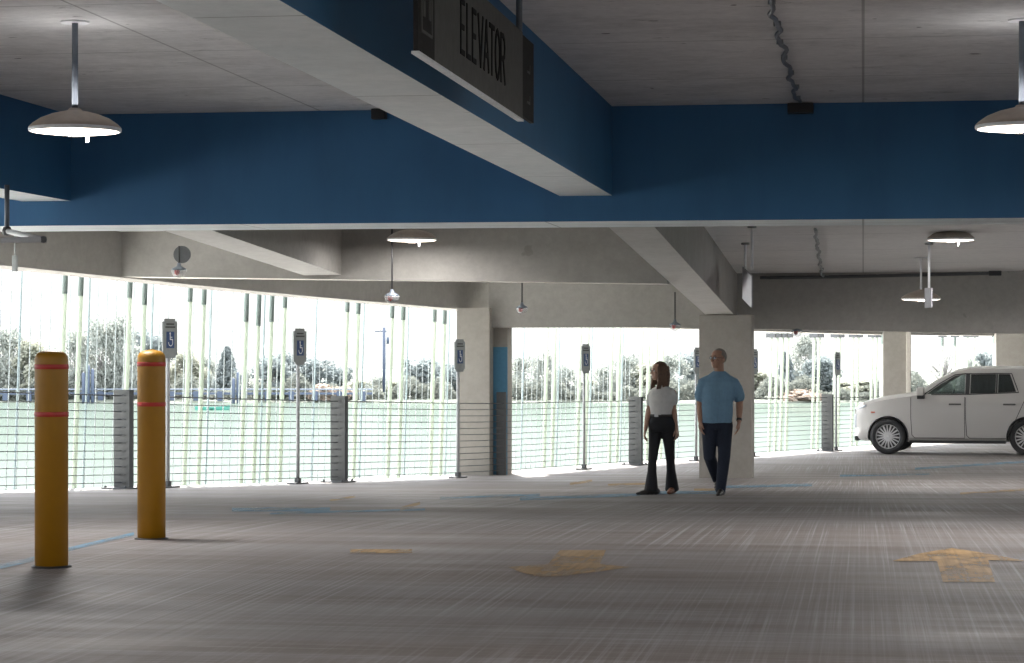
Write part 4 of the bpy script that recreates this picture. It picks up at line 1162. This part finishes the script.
# shirt
bm = bmesh.new()
rings(bm, [(-.012,0,.875,.187,.128),(-.01,0,.93,.186,.132),(-.005,-.005,1.02,.188,.138),(.0,-.008,1.12,.190,.140),(.008,-.004,1.22,.198,.138),(.014,0,1.30,.205,.134),(.016,.002,1.37,.198,.128),(.018,.006,1.42,.168,.115),(.02,.01,1.46,.125,.098),(.02,.012,1.495,.080,.076)])
for sh, el_ in ((shL,eL),(shR,eR)):
    ip = sh.lerp(el_, .74)
    capsule(bm, [sh+Vector((-.07 if sh.x > 0 else .07,0,.015)), sh+Vector((-.01 if sh.x > 0 else .01,0,-.012)), sh.lerp(el_,.3), ip], [.078,.074,.074,.080], 18)
so = fuse('shirt', bm, M['shirt_blue'], man, .0075, 3)
for v in so.data.vertices:
    n_ = noise.noise(v.co*9); v.co += v.normal*n_*.006
bm = bmesh.new()
for s in (-1,1):
    vs = [bm.verts.new(Vector(c_)) for c_ in ((.018+s*.005,-.075,1.445),(.018+s*.075,-.045,1.455),(.018+s*.07,-.01,1.50),(.018+s*.02,-.068,1.485))]; bm.faces.new(vs)
bmesh.ops.solidify(bm, geom=list(bm.faces), thickness=.008); link('collar', bm, M['shirt_blue'], so)
bm = bmesh.new(); tube(bm, [(.016,-.100,1.43),(.012,-.130,1.32),(.006,-.144,1.2),(0,-.150,1.1),(-.006,-.146,1.0),(-.012,-.136,.885)], .004, 6); link('button_placket', bm, M['shirt_blue'], so)
# jeans
bm = bmesh.new()
rings(bm, [(-.004,0,.80,.165,.11),(-.005,0,.86,.178,.122),(-.008,0,.93,.17,.118),(-.008,0,.96,.165,.115)])
def leg(bm, h, k_, a, r0, r1, r2, r3):
    capsule(bm, [h, h.lerp(k_,.5), k_, k_.lerp(a,.45), a+(a-k_).normalized()*.02], [r0,(r0+r1)/2,r1,r2,r3], 18)
leg(bm, hipL+Vector((0,0,-.05)), kL, aL, .103,.074,.070,.062); leg(bm, hipR+Vector((0,0,-.05)), kR, aR, .103,.074,.070,.062)
fuse('jeans', bm, M['jeans'], man, .008, 3)
bm = bmesh.new(); shoe(bm, (aL.x+.03, aL.y+.06, .0), (-.30,-1,0)); fuse('shoe', bm, M['shoe'], man, .006, 2)
bm = bmesh.new(); shoe(bm, (aR.x+.01, aR.y+.05, .10), (-.1,-1,-.25)); fuse('shoe', bm, M['shoe'], man, .006, 2)
bm = bmesh.new(); wq_ = wL.lerp(eL,.08); tube(bm, [wq_-fL*.014, wq_+fL*.014], .034, 20); link('wristwatch', bm, M['black'], man)

# ---- the woman, three-quarter view to the left
p1 = FL(662, 494.5)
wom = thing('person', 'walking woman with long brown hair, white short-sleeved top and flared black trousers', 'person', p1, TH); wom.scale = (.957,)*3
S2 = 82.8
def q2(px, py, y=0.0): return Vector(((px-662)/S2, y, (494.5-py)/S2))
bm = bmesh.new()
sx0 = q2(663,386).x
rings(bm, [(.0,0,.80,.140,.105),(-.005,0,.90,.128,.098),(-.01,0,.99,.115,.09),(-.005,-.01,1.10,.13,.095),(.0,-.012,1.20,.14,.105),(.012,0,1.27,.115,.075),(.0,.0,1.31,.06,.05)])
capsule(bm, [(-.0,.01,1.32),(-.02,0,1.40),(-.03,-.01,1.44)], [.05,.046,.045])
yaww = math.radians(-66)
RW = head(bm, (-.040,-.005,1.405), yaww, math.radians(-2), .93)
shL, shR = Vector((.130,-.02,1.25)), Vector((-.110,.05,1.25))
eL, eR = q2(674,407,.02), q2(648.5,410,.05)
wL, wR = q2(676.5,428,-.03), q2(645,429,-.04)
capsule(bm, [shL, shL.lerp(eL,.5), eL], [.045,.041,.034]); capsule(bm, [eL, eL.lerp(wL,.35), wL], [.034,.034,.023])
capsule(bm, [shR, shR.lerp(eR,.5), eR], [.045,.041,.034]); capsule(bm, [eR, eR.lerp(wR,.35), wR], [.034,.034,.023])
hand(bm, wL, wL-eL, (-.6,-.8,0), (-.8,.5,0), .45, .9); hand(bm, wR, wR-eR, (-.2,-.97,0), (1,-.2,0), .45, .9)
hipL, hipR = Vector((.075,-.02,.83)), Vector((-.075,.03,.83))
kL, kR = q2(671,462,.06), q2(652,461,-.05)
aL, aR = q2(673,488,.16), q2(650.5,488,-.10)
capsule(bm, [hipL, hipL.lerp(kL,.5), kL], [.074,.054,.043]); capsule(bm, [kL, kL.lerp(aL,.35), aL], [.043,.044,.030])
capsule(bm, [hipR, hipR.lerp(kR,.5), kR], [.074,.054,.043]); capsule(bm, [kR, kR.lerp(aR,.35), aR], [.043,.044,.030])
fuse('body', bm, M['skin_woman'], wom, .0052, 2)
face_parts(RW, wom, M['lip'], .93)
# hair: cap plus long locks over the back and the front shoulder
bm = bmesh.new(); g = bmesh.ops.create_icosphere(bm, subdivisions=4, radius=1); bmesh.ops.transform(bm, matrix=RW @ Matrix.Translation((0,.020,.138)) @ Matrix.Diagonal((.088,.108,.110,1)), verts=g['verts'])
inv = RW.inverted(); dl = []
for v in bm.verts:
    c_ = inv @ v.co
    if (c_.y < -.048 and c_.z < .195 and abs(c_.x) < .062) or (c_.y < -.02 and c_.z < .14 and abs(c_.x) < .08) or c_.z < .06: dl.append(v)
bmesh.ops.delete(bm, geom=dl, context='VERTS'); bmesh.ops.solidify(bm, geom=list(bm.faces), thickness=.012)
bm2 = bmesh.new(); rndh = random.Random(3)
for s in (-1,1):
    for j in range(7):
        y_ = -.045+.022*j
        a = RW @ Vector((s*.070, y_, .17)); b = RW @ Vector((s*(.088), y_+.005, .08)); c_ = RW @ Vector((s*.090, y_+.0, -.01)); e_ = RW @ Vector((s*(.085 if j < 3 else .07), y_-(.02 if j < 3 else -.01), -.11-.012*rndh.random()))
        capsule(bm2, [a,b,c_,e_], [.017,.021,.020,.009], 8)
for j in range(7):
    x_ = -.06+.02*j
    capsule(bm2, [RW @ Vector((x_,.10,.17)), RW @ Vector((x_,.112,.06)), RW @ Vector((x_,.105,-.05)), RW @ Vector((x_,.09,-.15))], [.02,.024,.022,.010], 8)
me_ = bpy.data.meshes.new('t'); bm.to_mesh(me_); bm.free(); bm2.from_mesh(me_)
fuse('hair', bm2, M['hair_brown'], wom, .006, 2)
bm = bmesh.new()
rings(bm, [(-.01,0,.955,.128,.104),(-.01,-.002,1.0,.130,.105),(-.008,-.008,1.07,.143,.112),(-.004,-.022,1.16,.152,.124),(.0,-.016,1.22,.152,.118),(.006,0,1.27,.140,.098),(.002,.004,1.31,.100,.078),(-.002,.004,1.345,.062,.06)])
for sh, el_ in ((shL,eL),(shR,eR)):
    capsule(bm, [sh+Vector((-.03 if sh.x > 0 else .03,0,0)), sh.lerp(el_,.25), sh.lerp(el_,.55)], [.066,.064,.060], 18)
to = fuse('top', bm, M['tee'], wom, .0075, 3)
for v in to.data.vertices: v.co += v.normal*noise.noise(v.co*10)*.005
bm = bmesh.new()
rings(bm, [(.0,0,.77,.150,.115),(.0,0,.81,.166,.128),(-.002,0,.87,.168,.125),(-.006,0,.94,.140,.108),(-.01,0,.985,.128,.100)])
def fleg(h, k_, a):
    capsule(bm, [h, h.lerp(k_,.5), k_], [.090,.068,.054], 18)
    d_ = (a-k_)
    tube(bm, [k_, k_.lerp(a,.35), k_.lerp(a,.75), a+d_.normalized()*.035], 0, 18, rads=[.053,.056,.074,.088])
fleg(hipL+Vector((0,0,-.04)), kL, aL); fleg(hipR+Vector((0,0,-.04)), kR, aR)
tr = fuse('trousers', bm, M['trousers'], wom, .008, 3)
bm = bmesh.new(); rings(bm, [(-.008,0,.955,.140,.110),(-.009,0,.985,.136,.107)]); bl = link('belt', bm, M['shoe'], wom, True)
link('belt_buckle', B((-.075,-.098,.970), (.05,.012,.032), rz=-.45, bev=.004), M['rim'], bl)
bm = bmesh.new(); shoe(bm, (aR.x+.06, aR.y+.03, .0), (-1,-.45,0), .25); fuse('shoe', bm, M['shoe'], wom, .006, 2)
bm = bmesh.new(); shoe(bm, (aL.x+.03, aL.y+.05, .0), (-.35,-1,0), .25); fuse('shoe', bm, M['shoe_brown'], wom, .006, 2)
